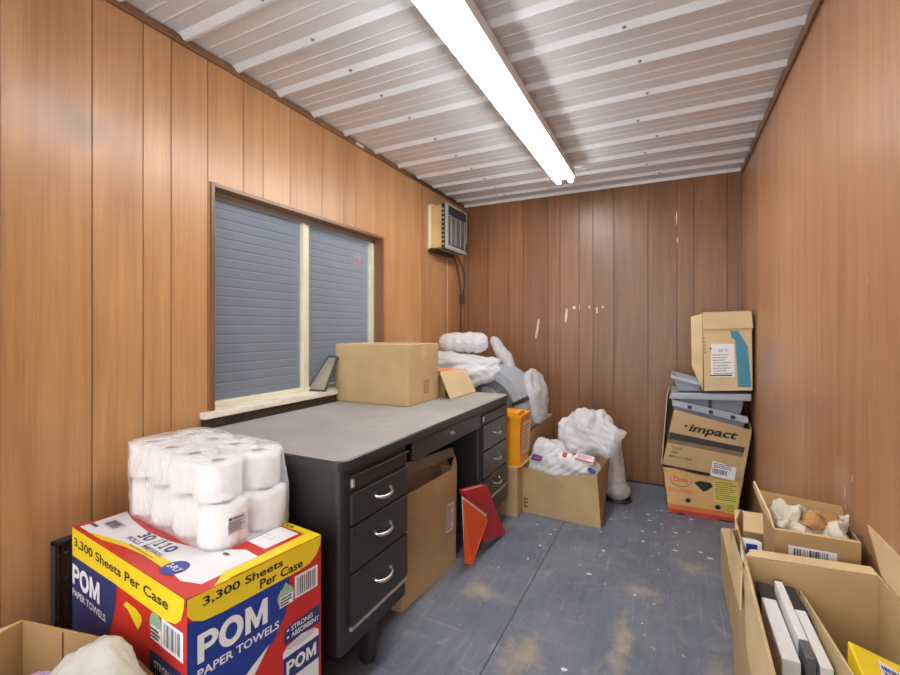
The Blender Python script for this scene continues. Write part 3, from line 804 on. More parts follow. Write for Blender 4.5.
# ------------------------------------------------------------------ open carton with white bags
wb = thing('cardboard_carton', 'open tan carton on the floor stuffed with white plastic bags', 'carton', (-.63, 3.02, 0))
B0, B1, B2, B3 = Vector((-.882, 2.875, 0)), Vector((-.378, 2.838, 0)), Vector((-.40, 3.21, 0)), Vector((-.86, 3.25, 0))
T0, T1, T2, T3 = Vector((-.905, 2.87, .305)), Vector((-.402, 2.845, .325)), Vector((-.372, 3.22, .335)), Vector((-.87, 3.26, .32))
b = MB()
tm = Vector((-.66, 2.845, .278))
cc = Vector((-.63, 3.04, .15))
b.panel([B0, B1, T1, tm, T0], .004, KRAFT, toward=cc)
b.panel([B1, B2, T2, T1], .004, KRAFT3, toward=cc); b.panel([B2, B3, T3, T2], .004, KRAFT, toward=cc); b.panel([B3, B0, T0, T3], .004, KRAFT, toward=cc); b.panel([B0, B1, B2, B3], .004, KRAFT, toward=cc)
fr = frame(B0, B1, T0)
b.rect(fr, .004, .03, .042, .11, KRAFT3); 
for k in range(3): b.rect(fr, .008, .035 + k * .025, .038, .05 + k * .025, mat('print_brown', (120, 92, 62), .8), .0014)
fr2 = frame(B1, B2, T1); b.oval(fr2, .14, .19, .05, .014, DKPL); b.oval(fr2, .15, .09, .06, .008, mat('crease_brown', (90, 66, 42), .8))
b.build('body', wb)
g1 = blob('plastic_bag', [[((-.80, 3.02, .40), (.05, .08, .07)), ((-.72, 3.04, .40), (.08, .10, .06)), ((-.80, 2.96, .28), (.05, .05, .04)), ((-.60, 2.95, .27), (.1, .06, .05))], [((-.62, 3.0, .34), (.14, .10, .06)), ((-.47, 2.98, .31), (.07, .10, .06)), ((-.55, 3.04, .2), (.14, .12, .12))]], BAG, voxel=.007, seed=21, folds=((5, .12, .014), (7, .05, .005), (6, .022, .002)))
tag(g1, 'white plastic bag of packets at the front of the open carton', 'plastic bag')
g2 = blob('plastic_bag', [[((-.52, 3.26, .58), (.13, .10, .08)), ((-.66, 3.22, .47), (.08, .10, .10)), ((-.46, 3.24, .42), (.14, .10, .10))], [((-.40, 3.25, .55), (.07, .09, .06)), ((-.285, 3.22, .51), (.03, .05, .02)), ((-.42, 3.22, .42), (.08, .08, .08)), ((-.5, 3.24, .5), (.1, .1, .1))], [((-.68, 3.22, .50), (.06, .07, .09)), ((-.58, 3.18, .40), (.1, .08, .08))]], BAG, voxel=.007, seed=33, floor=.30, folds=((6, .17, .022), (8, .065, .007), (6, .028, .0025)))
tag(g2, 'largest puffy white plastic bag, piled high at the back of the open carton', 'plastic bag')
sk = thing('sack', 'narrow white woven sack standing on the floor behind the open carton', 'sack', (-.35, 3.40, 0))
o = blob('body', [[((-.36, 3.40, .38), (.05, .06, .06)), ((-.355, 3.40, .14), (.075, .09, .12))], [((-.335, 3.38, .07), (.082, .09, .07))]], BAGC, sk, seed=41, floor=.012, folds=((4, .09, .009), (5, .03, .003)))
b = MB(); b.lathe([(.0, 0), (.092, 0), (.098, .008), (.085, .02)], (-.335, 3.385, 0), DKPL, 24); b.build('base_ring', sk)
# packets showing in the bag
def packet(c, s, rz, ry, label, m1, m2, txt=None):
    p = thing('packet', label, 'packet', c)
    b = MB(); T = Matrix.Translation(c) @ Matrix.Rotation(rz, 4, 'Z') @ Matrix.Rotation(ry, 4, 'Y') @ Matrix.Rotation(-.5, 4, 'X')
    b.box(-s[0] / 2, -s[1] / 2, 0, s[0] / 2, s[1] / 2, s[2], m1, T)
    o_, u_, v_ = T @ Vector((-s[0] / 2, -s[1] / 2, s[2])), (T.to_3x3() @ X3), (T.to_3x3() @ Y3)
    fr = (o_, u_, v_)
    b.rect(fr, .004, s[1] * .1, s[0] - .004, s[1] * .22, m2); b.rect(fr, s[0] * .1, s[1] * .62, s[0] * .55, s[1] * .85, m2); b.scrib(fr, s[0] * .1, s[1] * .28, s[0] * .9, s[1] * .55, 3, m2)
    fr = (T @ Vector((-s[0] / 2, -s[1] / 2, 0)), u_, T.to_3x3() @ Z3)
    b.rect(fr, 0, s[2] * .05, s[0], s[2] * .3, m2); b.scrib(fr, s[0] * .1, s[2] * .4, s[0] * .9, s[2] * .9, 3, m2)
    b.build('carton', p, bevel=.002)
    return p
RB = mat('packet_red', (196, 84, 78), .5); BB = mat('packet_blue', (52, 64, 160), .5)
packet((-.49, 2.945, .353), (.115, .075, .05), -.12, .12, 'white packet with red printing lying on the front white bag', PWHITE, RB)
packet((-.445, 2.872, .325), (.045, .03, .025), -.3, .5, 'tiny blue packet at the right corner of the open bag carton', BB, PBLUE2)
packet((-.80, 2.915, .345), (.06, .05, .03), .5, .3, 'blue and white packet at the left corner of the open bag carton', BB, RB)
tb = thing('tube', 'short white tube with faded printing lying on the front white bag', 'tube', (-.62, 2.97, .375))
b = MB(); b.tube([(-.665, 2.965, .385), (-.575, 2.95, .378)], .026, PWHITE, 16); b.tube([(-.63, 2.959, .383), (-.60, 2.954, .380)], .0265, RB, 16, False); b.build('body', tb)
b = MB(); b.tube([(-.685, 2.968, .386), (-.664, 2.965, .385)], .027, GREYP2, 16); b.build('cap', tb)

# ------------------------------------------------------------------ carton in the kneehole, folders
kb = thing('cardboard_carton', 'tall brown carton pushed into the desk kneehole with shade-darkened flaps raised', 'carton', (-1.22, 1.86, 0))
b = MB(); KA, KB, KC, KD = Vector((-1.035, 1.615, 0)), Vector((-1.0, 2.085, 0)), Vector((-.982, 2.062, .512)), Vector((-1.017, 1.578, .508))
carton_walls(b, [(-1.45, 1.615, 0), KA, KB, (-1.45, 2.085, 0)], [(-1.45, 1.58, .51), KD, KC, (-1.45, 2.07, .51)], KRAFT)
fr = frame(KA, KB, KD)
b.rect(fr, .355, .20, .425, .345, LABEL, .002); b.scrib(fr, .36, .21, .42, .335, 9, RB, .0028); b.rect(fr, .24, .43, .29, .50, TAPEC, .002)
b.build('body', kb)
for k, pts in enumerate(([KC + Vector((0, -.07, 0)), KC, KC + Vector((-.01, 0, .055)), KC + Vector((-.01, -.02, .045))],
                         [(-1.09, 1.70, .555), (-1.09, 1.955, .545), (-1.055, 1.975, .44), (-1.055, 1.68, .45)],
                         [(-1.09, 1.965, .540), (-1.09, 2.16, .515), (-1.055, 2.16, .44), (-1.055, 1.985, .435)],
                         [(-1.06, 1.64, .625), (-1.06, 2.17, .578), (-1.045, 2.165, .532), (-1.045, 1.64, .575)])):
    b = MB(); b.panel(pts, .004, KRAFT if k == 0 else KSHADE); b.build('flap', kb)

rbn = thing('ring_binder', 'red ring binder leaning against the right pedestal of the desk', 'binder', (-.90, 2.38, 0))
def book(root, q, th, mcover, mpages, spine=True, names=('front_cover', 'back_cover', 'papers')):
    """q: four corners of the front cover; thickness goes backwards"""
    q = [Vector(p) for p in q]; n = (q[1] - q[0]).cross(q[3] - q[0]).normalized()
    b = MB(); b.panel(q, .003, mcover); b.build(names[0], root)
    q2 = [p - n * th for p in q]
    b = MB(); b.panel(q2, .003, mcover); b.build(names[1], root)
    c = sum(q, Vector()) / 4
    q3 = [p.lerp(c, .05) - n * .003 for p in q]
    b = MB(); b.hexa(q3, [p - n * (th - .006) for p in q3], mpages); b.build(names[2], root)
    if spine:
        b = MB(); b.panel([q[0], q[3], q2[3], q2[0]], .003, mcover); b.build('spine', root)
book(rbn, [(-.908, 2.245, .06), (-.872, 2.498, .012), (-.882, 2.222, .385), (-.925, 2.015, .412)], .024, FRED, WHITEP)
ofd = thing('file_folder', 'orange folder with white papers slumped against the kneehole carton', 'folder', (-.93, 2.16, 0))
book(ofd, [(-.950, 2.085, .012), (-.912, 2.100, .008), (-.862, 2.185, .215), (-.902, 1.965, .385)], .010, FORANGE, WHITEP, False)
b = MB(); b.panel([(-.950, 2.08, .10), (-.922, 2.13, .08), (-.872, 2.20, .235), (-.910, 1.968, .405)], .005, WHITEP); b.build('loose_sheets', ofd)
dfd = thing('file_folder', 'dark red folder standing between the orange folder and the red binder', 'folder', (-.93, 2.25, 0))
book(dfd, [(-.955, 2.16, .012), (-.93, 2.27, .008), (-.945, 2.26, .16), (-.975, 2.16, .18)], .010, FRDK, WHITEP, False)

# ------------------------------------------------------------------ stack by the right wall
bb = thing('banana_carton', 'printed banana carton with yellow sticker, lowest of the corner stack', 'carton', (.18, 3.52, 0))
F0, F1 = Vector((-.012, 3.292, 0)), Vector((.372, 3.292, 0)); G1, G0 = Vector((.415, 3.292, .29)), Vector((-.046, 3.292, .30))
b = MB(); bk = Vector((0, .47, 0)); cc = Vector((.19, 3.5, .15))
gm1, gm2 = F0.lerp(F1, .5) + Z3 * .245, None
top_poly = [F0, F1, G1, Vector((.30, 3.292, .272)), Vector((.165, 3.292, .276)), Vector((.02, 3.292, .298)), G0]
b.panel(top_poly, .005, BANANA_TAN, toward=cc)
b.panel([F1, F1 + bk, G1 + bk, G1], .005, BANANA_TAN, toward=cc); b.panel([F0, F0 + bk, G0 + bk, G0], .005, BANANA_TAN, toward=cc); b.panel([F0 + bk, F1 + bk, G1 + bk, G0 + bk], .005, BANANA_TAN, toward=cc); b.panel([F0, F1, F1 + bk, F0 + bk], .005, BANANA_TAN, toward=cc)
fr = frame(F0, F1, G0)
b.decal(fr, [(.008, .0), (.379, .0), (.382, .03), (.002, .03)], BANANA_R); b.decal(fr, [(.0, .03), (.382, .03), (.384, .062), (-.004, .062)], BANANA_O)
b.rect(fr, .05, .0, .10, .010, INK, .0014); b.rect(fr, .29, .0, .36, .010, INK, .0014)
b.oval(fr, .075, .225, .064, .044, mat('print_brown_line', (120, 96, 90), .6), .001); b.oval(fr, .075, .228, .060, .041, BANANA_TAN, .0012)
b.text('Dole', fr, .033, .213, .034, mat('print_bright_red', (210, 84, 52), .6), .0016, width=.086, bold=.02)
b.text('BANANAS', fr, .005, .145, .024, BANANA_O, .0016, width=.135, bold=.02)
b.decal(fr, [(.150, .222), (.185, .238), (.245, .234), (.258, .212), (.225, .180), (.205, .170)], mat('hand_hole_dark', (34, 46, 44), .8), .0012)
b.oval(fr, .118, .10, .016, .015, INK, .0014); b.oval(fr, .285, .085, .016, .015, INK, .0014)
b.decal(fr, [(.262, .118), (.395, .118), (.395, .262), (.262, .262)], BANANA_Y, .0014); b.decal(fr, [(.325, .06), (.392, .06), (.394, .118), (.325, .118)], BANANA_Y, .0014)
b.scrib(fr, .27, .13, .385, .25, 9, mat('olive_ink', (120, 120, 52), .6), .0022, 5, .4); b.scrib(fr, .332, .066, .387, .112, 4, mat('olive_ink', (120, 120, 52)), .0022, 6, .4)
b.build('body', bb)
lin_ = blob('plastic_liner', [[((.04, 3.36, .272), (.06, .06, .03)), ((.17, 3.40, .255), (.07, .07, .018))]], BAGC, bb, voxel=.007, seed=51, folds=((5, .05, .008),))
plab(lin_, 'clear plastic liner poking over the rim')

ib = thing('cardboard_carton', 'tilted open tan carton lettered impact, resting on the banana carton', 'carton', (.19, 3.5, .30))
I0, I1, I2, I3 = Vector((-.045, 3.27, .318)), Vector((.405, 3.27, .283)), Vector((.452, 3.27, .598)), Vector((.022, 3.27, .690))
bk = Vector((0, .45, .0)); cc = Vector((.2, 3.5, .5))
# back rim stands higher than the cut-down front
J3, J2 = Vector((-.002, 3.72, .80)), Vector((.458, 3.72, .72))
b = MB(); b.panel([I0, I1, I2, I3], .005, KRAFT, toward=cc)
b.panel([I1, I1 + bk, J2, I2], .005, KRAFT, toward=cc)
L0, L1 = I0 + Vector((-.008, .02, .0)), Vector((-.018, 3.30, .79))
b.panel([L0, L0 + bk, J3, L1], .005, KRAFT2, toward=cc); b.panel([I0 + bk, I1 + bk, J2, J3], .005, KRAFT, toward=cc); b.panel([I0, I1, I1 + bk, I0 + bk], .005, KRAFT, toward=cc)
fr = frame(I0, I1, I3)
b.decal(fr, [(.020, .180), (.442, .172), (.446, .205), (.026, .225)], mat('stripe_black', (58, 54, 48), .7), .001)
b.decal(fr, [(.018, .155), (.438, .143), (.442, .172), (.020, .180)], mat('stripe_taupe', (128, 108, 82), .7), .001)
dfr = (fr[0], (fr[1] - fr[2] * .03).normalized(), (fr[2] + fr[1] * .03).normalized())
b.text('impact', dfr, .125, .238, .066, INK, .0016, width=.27, bold=.03, shear=.25)
b.oval(dfr, .108, .285, .008, .008, INK, .0016)
b.text('TOILETRY', dfr, .040, .120, .016, mat('faded_black_ink', (72, 58, 44), .7), .0016, width=.065, bold=.01); b.text('LINER', dfr, .038, .092, .016, MATS['faded_black_ink'], .0016, width=.045, bold=.01); b.text('MADE IN CHINA', dfr, .034, .064, .016, MATS['faded_black_ink'], .0016, width=.13, bold=.01)
b.decal(fr, [(.275, -.012), (.408, -.012), (.412, .07), (.283, .088)], LABEL, .0012); b.barcode(fr, .285, .008, .365, .040, INK, 22, .0018, True, 3); b.scrib(fr, .29, .045, .40, .078, 3, INKG, .0018, 8)
b.build('body', ib)

GRP = None
def bar(mb, p, q, w_, h_, m):
    """rectangular bar from p to q (top edge line), w_ deep in +Y, h_ high"""
    p, q = Vector(p), Vector(q)
    mb.hexa([p - Z3 * h_, q - Z3 * h_, q - Z3 * h_ + Y3 * w_, p - Z3 * h_ + Y3 * w_], [p, q, q + Y3 * w_, p + Y3 * w_], m)
t1 = thing('plastic_tray', 'grey plastic tray with dark clips slanting inside the impact carton', 'tray', (.22, 3.5, .60))
b = MB(); bar(b, (.012, 3.295, .752), (.435, 3.295, .672), .02, .042, GREYP); b.build('front_lip', t1, bevel=.004)
b = MB(); b.hexa([(.03, 3.32, .60), (.40, 3.32, .55), (.40, 3.66, .55), (.03, 3.66, .60)], [(.02, 3.315, .735), (.43, 3.315, .655), (.43, 3.60, .60), (.02, 3.60, .64)], GREYP2); b.build('body', t1, bevel=.004)
for x, z in ((.115, .712), (.235, .690), (.355, .667)):
    b = MB(); b.box(x - .012, 3.288, z - .012, x + .012, 3.297, z + .008, DKPL); b.build('clip', t1, bevel=.002)
t2 = thing('plastic_bin', 'upturned grey plastic bin with a wide lip lying across the impact carton', 'bin', (.22, 3.5, .70))
b = MB(); b.hexa([(-.008, 3.285, .755), (.452, 3.285, .772), (.452, 3.70, .772), (-.008, 3.70, .755)], [(.01, 3.285, .795), (.452, 3.285, .818), (.452, 3.70, .818), (.01, 3.70, .795)], GREYP); b.build('lip', t2, bevel=.008)
b = MB(); b.hexa([(.07, 3.33, .690), (.40, 3.33, .680), (.40, 3.64, .680), (.07, 3.64, .690)], [(.05, 3.315, .756), (.415, 3.315, .770), (.415, 3.66, .770), (.05, 3.66, .756)], GREYP2); b.build('body', t2, bevel=.005)
b = MB(); b.box(.222, 3.305, .672, .240, 3.318, .764, DKPL); b.build('strap', t2)
t3 = thing('plastic_tray', 'small grey plastic tray beside the top carton of the corner stack', 'tray', (.09, 3.42, .80))
b = MB(); carton_walls(b, [(.045, 3.34, .806), (.175, 3.33, .812), (.175, 3.60, .812), (.045, 3.60, .806)], [(.018, 3.30, .905), (.172, 3.29, .868), (.172, 3.62, .868), (.018, 3.62, .905)], GREYP, .008); b.build('body', t3, bevel=.003)
b = MB(); bar(b, (.008, 3.285, .915), (.176, 3.275, .875), .018, .022, GREYP); bar(b, (.010, 3.61, .915), (.176, 3.61, .875), .018, .022, GREYP)
b.hexa([(.006, 3.285, .893), (.022, 3.285, .893), (.022, 3.62, .893), (.006, 3.62, .893)], [(.006, 3.285, .915), (.022, 3.285, .915), (.022, 3.62, .915), (.006, 3.62, .915)], GREYP); b.build('rim', t3, bevel=.004)

tb2 = thing('cardboard_carton', 'upright carton with blue panel and white label, topmost of the corner stack', 'carton', (.32, 3.42, .822))
b = MB(); C0, C1 = Vector((.197, 3.27, .824)), Vector((.455, 3.272, .842)); C2, C3 = Vector((.450, 3.268, 1.325)), Vector((.188, 3.268, 1.318)); bk = Vector((0, .30, 0)); cc = Vector((.32, 3.4, 1.05))
b.panel([C0, C1, C2, C3], .004, KRAFT2, toward=cc); b.panel([C1, C1 + bk, C2 + bk, C2], .004, KRAFT2, toward=cc); b.panel([C0, C0 + bk, C3 + bk, C3], .004, KRAFT2, toward=cc); b.panel([C0 + bk, C1 + bk, C2 + bk, C3 + bk], .004, KRAFT2, toward=cc); b.panel([C0, C1, C1 + bk, C0 + bk], .004, KRAFT2, toward=cc)
fr = frame(C0, C1, C3)
b.decal(fr, [(.184, .022), (.254, .022), (.252, .372), (.166, .372), (.172, .330), (.190, .310)], TEALP, .001); b.decal(fr, [(.042, .085), (.172, .085), (.182, .292), (.058, .298)], LABEL, .0012)
b.scrib(fr, .06, .10, .165, .235, 8, INKG, .002, 11, .3); b.text('SHIP TO', fr, .095, .245, .018, INKG, .002, width=.05); b.rect(fr, .048, .262, .058, .274, INK, .002); b.rect(fr, .04, .092, .158, .100, INK, .002)
for k in range(5): b.rect(fr, .012, .24 + k * .022, .028, .252 + k * .022, mat('faint_print', (180, 150, 106), .8), .001)
b.build('body', tb2)
b = MB(); b.panel([C3 + Vector((.0, -.006, -.10)), C2 + Vector((.006, -.010, -.10)), C2 + Vector((-.002, -.003, .004)), C3 + Vector((0, -.003, .004))], .005, KRAFT2); b.oval(frame(C3 + Vector((.0, -.012, -.10)), C2 + Vector((.006, -.012, -.10)), C3), .215, .045, .016, .022, mat('torn_brown', (150, 112, 66), .9), .001); b.build('front_flap', tb2)
b = MB(); b.panel([Vector((.150, 3.30, .92)), Vector((.190, 3.274, .825)), Vector((.186, 3.27, 1.318)), Vector((.122, 3.285, 1.30)), Vector((.128, 3.30, .98))], .004, KRAFT2); b.build('side_flap', tb2)
b = MB(); b.panel([C3 + bk, C2 + bk, C2 + Vector((0, .10, .01)), C3 + Vector((0, .10, .01))], .004, KRAFT2); b.build('top_flap', tb2)

# ------------------------------------------------------------------ cartons along the right wall
c1 = thing('cardboard_carton', 'low long closed carton on the floor by the right wall, ahead of the corner stack', 'carton', (.34, 2.27, 0))
b = MB(); b.hexa([(.222, 1.905, 0), (.455, 1.905, 0), (.455, 2.64, 0), (.226, 2.575, 0)], [(.222, 1.905, .228), (.455, 1.905, .228), (.455, 2.64, .228), (.226, 2.575, .228)], KRAFT); b.build('body', c1, bevel=.004)
b = MB(); b.panel([(.225, 1.91, .232), (.335, 1.91, .231), (.335, 2.60, .231), (.228, 2.57, .233)], .003, KRAFT2); b.build('flap', c1)
b = MB(); b.panel([(.342, 1.91, .231), (.452, 1.91, .231), (.452, 2.63, .231), (.342, 2.60, .231)], .003, KRAFT2); b.build('flap', c1)

c2 = thing('cardboard_carton', 'open tan carton by the right wall, between the low carton and the nearest carton', 'carton', (.33, 1.70, 0))
b = MB(); bt = rectpts(.205, 1.462, .458, 1.885, 0); tp = rectpts(.195, 1.462, .460, 1.885, .50)
carton_walls(b, bt, tp, KRAFT); b.build('body', c2)
b = MB(); b.panel([(.196, 1.535, .552), (.203, 1.55, .50), (.222, 1.80, .50), (.222, 1.80, .592), (.214, 1.795, .606), (.200, 1.77, .575)], .004, KRAFT3); b.build('flap', c2)
b = MB(); b.panel([(.198, 1.62, .50), (.198, 1.84, .50), (.184, 1.83, .40), (.180, 1.50, .42)], .004, KRAFT2); b.build('flap', c2)
b = MB(); b.panel([(.21, 1.885, .50), (.455, 1.885, .50), (.455, 2.0, .53), (.22, 2.0, .53)], .004, KRAFT2); b.build('flap', c2)

bc = thing('cardboard_carton', 'small torn-open carton with barcode label set inside the open carton by the right wall', 'carton', (.35, 1.66, .42))
q0, q1, q2, q3 = (.262, 1.515, .40), (.444, 1.515, .40), (.452, 1.66, .40), (.262, 1.66, .40)
h0, h1, h2, h3 = (.260, 1.51, .664), (.446, 1.51, .664), (.455, 1.665, .660), (.258, 1.665, .660)
b = MB(); carton_walls(b, (q0, q1, q2, q3), (h0, h1, h2, h3), KRAFT3)
fr = frame(q0, q1, h0)
b.rect(fr, .030, .165, .135, .225, LABEL); b.barcode(fr, .042, .172, .118, .220, mat('barcode_ink', (66, 58, 58), .6), 17, .0016, True, 9); b.rect(fr, .121, .175, .132, .215, LABEL, .0018)
b.build('body', bc)
b = MB(); b.panel([(.258, 1.665, .660), (.455, 1.665, .660), (.458, 1.705, .690), (.30, 1.72, .698), (.252, 1.715, .705)], .004, KRAFT3); b.build('flap', bc)
b = MB(); b.panel([(.260, 1.51, .664), (.258, 1.665, .660), (.236, 1.67, .725), (.232, 1.64, .752), (.238, 1.60, .735), (.252, 1.53, .70)], .004, KRAFT2); b.build('flap', bc)
b = MB(); b.panel([(.262, 1.51, .664), (.446, 1.51, .664), (.430, 1.545, .655), (.275, 1.55, .650)], .004, KRAFT2); b.build('flap', bc)
o = blob('crumpled_paper', [[((.295, 1.57, .655), (.025, .045, .022)), ((.32, 1.63, .670), (.05, .035, .028))], [((.42, 1.56, .652), (.024, .045, .018)), ((.41, 1.63, .664), (.04, .03, .022))], [((.36, 1.59, .645), (.07, .05, .02))]], CRUMP, None, voxel=.0095, seed=61, folds=((6, .05, .020), (5, .025, .008)), smooth=1, flat=True)
tag(o, 'crumpled pale packing paper filling the small torn-open carton', 'packing paper')
o = blob('crumpled_paper', [[((.365, 1.575, .672), (.05, .03, .014), (0, 0, .3)), ((.39, 1.60, .678), (.03, .03, .012))]], CRUMPB, None, voxel=.008, seed=63, folds=((6, .05, .018), (5, .022, .007)), smooth=1, flat=True)
tag(o, 'crumpled brown wad of paper on top of pale packing paper', 'packing paper')
bp_ = thing('packet', 'blue and white packet tucked beside the small barcode carton', 'packet', (.225, 1.68, .5))
b = MB(); T = Matrix.Translation((.226, 1.64, .49)) @ Matrix.Rotation(-.25, 4, 'X') @ Matrix.Rotation(.2, 4, 'Z'); b.box(-.022, -.025, 0, .022, .025, .075, PWHITE, T)
fr = (T @ Vector((-.022, -.025, 0)), T.to_3x3() @ X3, T.to_3x3() @ Z3); b.rect(fr, .014, .012, .038, .036, PBLUE); b.rect(fr, 0, .05, .03, .066, PBLUE); b.rect(fr, 0, 0, .008, .05, PBLUE)
b.build('body', bp_, bevel=.003)

c3 = thing('cardboard_carton', 'nearest open carton by the right wall holding white binders', 'carton', (.31, 1.1, 0))
b = MB(); bt = rectpts(.185, .62, .452, 1.44, 0); tp = [(.155, .62, .60), (.462, .62, .61), (.462, 1.448, .612), (.180, 1.43, .606)]
carton_walls(b, bt, tp, KRAFT); b.build('body', c3)
b = MB(); b.panel([(.466, 1.44, .612), (.464, .70, .612), (.467, .70, .73), (.468, 1.26, .70), (.467, 1.535, .705)], .004, KRAFT2); b.build('flap', c3)
b = MB(); b.panel([(.178, 1.40, .606), (.158, .66, .60), (.146, .70, .42), (.164, 1.26, .47)], .004, KRAFT2); b.build('flap', c3)
b = MB(); b.panel([(.182, 1.432, .606), (.46, 1.448, .612), (.45, 1.462, .625), (.20, 1.448, .620)], .004, KRAFT2); b.build('flap', c3)
b = MB(); b.panel([(.20, .64, .60), (.45, .64, .60), (.42, .80, .545), (.20, .80, .535)], .004, KRAFT2); b.build('flap', c3)
b = MB(); b.panel([(.300, 1.425, .02), (.305, 1.06, .02), (.309, 1.06, .572), (.302, 1.425, .545)], .004, KRAFT2); tag(b.build('cardboard_sheet'), 'tan cardboard divider standing beside the white binders', 'cardboard sheet')
def white_binder(x, z, lab, dark, w_, cap=0.):
    p = thing('binder', lab, 'binder', (x, 1.25, .01), 'white binders in the nearest carton'); y0, y1 = 1.10, 1.405
    def put(ya, yb, m, nm, ww, zz):
        b = MB(); b.box(x - ww, ya, .01, x + ww, yb, zz, m); return b.build(nm, p, bevel=.002)
    if cap: put(y0 + cap, y1 - dark, WHITEP, 'cover', w_, z); put(y0, y0 + cap - .001, INKG, 'label', w_ * .96, z - .001)
    else: put(y0, y1 - dark, WHITEP, 'cover', w_, z)
    put(y1 - dark + .001, y1, DKPL, 'end_cap', w_ * 1.02, z + .001)
white_binder(.218, .556, 'leftmost of three white binders in the nearest carton, with a wide black end', .075, .0155)
white_binder(.2495, .572, 'middle of three white binders in the nearest carton, dark label at near end', .006, .0085, .06)
white_binder(.274, .560, 'rightmost of three white binders in the nearest carton, with a long black end', .105, .0105)
yp = thing('packet', 'bright yellow packet with blue print standing in the nearest carton', 'packet', (.405, 1.05, .1))
b = MB(); b.hexa([(.320, 1.05, .01), (.445, 1.05, .01), (.445, 1.165, .01), (.320, 1.165, .01)], [(.320, 1.05, .575), (.445, 1.05, .530), (.435, 1.165, .555), (.322, 1.165, .590)], PYEL)
tfr = frame((.320, 1.05, .575), (.445, 1.05, .530), (.322, 1.165, .590))
b.decal(tfr, [(.03, .03), (.09, .025), (.095, .09), (.04, .095)], PWHITE, .003); b.scrib(tfr, .04, .035, .088, .085, 3, PBLUE, .004, 4, .7)
b.build('body', yp, bevel=.004)

# ------------------------------------------------------------------ paper towel case
HP = .615
N_, R_, L_ = Vector((-.966, .627, 0)), Vector((-.918, 1.0, 0)), Vector((-1.635, .704, 0)); K_ = L_ + R_ - N_
pc = thing('paper_towel_case', 'big red, blue and yellow case of paper towels on the floor', 'case', ((N_.x + K_.x) / 2, (N_.y + K_.y) / 2, 0))
b = MB(); up = Z3 * HP
b.hexa([N_, R_, K_, L_], [N_ + up, R_ + up, K_ + up, L_ + up], PRED)
ur = (R_ - N_).normalized(); ul = (N_ - L_).normalized(); lr = (R_ - N_).length; ll = (N_ - L_).length
fr = (N_.copy(), ur, Z3)
# right face
b.decal(fr, [(0, 0), (.10, 0), (.12, .30), (.165, .365), (.222, .40), (.255, .45), (.266, .50), (.268, .56), (0, .56)], PBLUE, .0008)
b.decal(fr, [(.10, .33), (.16, .37), (.205, .395), (.165, .345), (.13, .30), (.10, .29)], PWHITE, .0012)
b.decal(fr, [(0, .615), (0, .578), (.012, .562), (.035, .550), (.08, .546), (.30, .546), (.335, .551), (.358, .566), (.372, .590), (.376, .615)], PYEL, .0014)
b.text('3,300 Sheets', fr, .034, .580, .024, INK, .002, width=.212, bold=.02); b.text('Per Case', fr, .178, .553, .024, INK, .002, width=.132, bold=.02)
b.pom(fr, .022, .457, .066, .178, PWHITE); b.text('PAPER TOWELS', fr, .022, .423, .021, PWHITE, .002, width=.212, bold=.02)
b.rect(fr, .284, .474, .362, .536, PWHITE, .0014); b.barcode(fr, .291, .480, .356, .530, INKG, 16, .002, True, 2)
b.oval(fr, .255, .498, .026, .026, PGREEN, .0018); b.rect(fr, .236, .472, .278, .500, PWHITE, .0019); b.scrib(fr, .238, .474, .276, .498, 3, INK, .0024, 3, .6); b.decal(fr, [(.24, .515), (.255, .535), (.270, .515)], PGREEN, .002)
b.decal(fr, [(.250, .365), (.372, .365), (.370, .418), (.252, .408)], PBLUE2, .001); b.text('STRONG', fr, .272, .393, .014, PWHITE, .002, width=.072, bold=.02); b.text('ABSORBENT', fr, .272, .374, .014, PWHITE, .002, width=.094, bold=.02)
for zz in (.40, .381): b.rect(fr, .258, zz - .003, .265, zz + .003, PWHITE, .002)
b.decal(fr, [(.246, 0), (.366, 0), (.366, .345), (.352, .358), (.306, .366), (.260, .358), (.246, .345)], PWHITE, .0016); b.oval(fr, .306, .352, .05, .010, mat('print_pale_grey', (206, 208, 214), .5), .002)
b.rect(fr, .246, .265, .366, .330, PBLUE2, .0022); b.pom(fr, .256, .280, .036, .10, PWHITE, .0028); b.rect(fr, .246, .235, .30, .262, PWHITE, .0024)
# left face
fl = (L_.copy(), ul, Z3)
b.decal(fl, [(0, 0), (.16, 0), (.19, .30), (.25, .37), (.29, .44), (.310, .50), (.315, .56), (0, .56)], PBLUE2, .0008)
b.decal(fl, [(0, .615), (0, .530), (.3, .536), (.58, .536), (.625, .545), (.650, .562), (.662, .590), (.666, .615)], PYEL, .0014)
b.text('3,300 Sheets Per Case', fl, .018, .560, .030, INK, .002, width=.575, bold=.018)
b.pom(fl, .004, .447, .060, .200, PWHITE); b.text('PAPER TOWELS', fl, .004, .412, .021, PWHITE, .002, width=.240, bold=.02)
b.decal(fl, [(.352, .497), (.372, .512), (.425, .512), (.455, .505), (.460, .492), (.438, .462), (.405, .480), (.378, .494)], PYEL, .0012)
b.rect(fl, .560, .468, .660, .536, PWHITE, .0014); b.barcode(fl, .572, .476, .648, .529, INKG, 16, .002, True, 5)
b.oval(fl, .532, .508, .030, .030, PGREEN, .0018); b.rect(fl, .507, .470, .560, .505, PWHITE, .0019); b.scrib(fl, .509, .473, .556, .500, 3, INK, .0024, 5, .6)
b.rect(fl, .50, .36, .666, .44, PBLUE2, .001); b.text('STRONG', fl, .525, .405, .018, PWHITE, .002, width=.09, bold=.02); b.text('ABSORBENT', fl, .525, .378, .018, PWHITE, .002, width=.12, bold=.02)
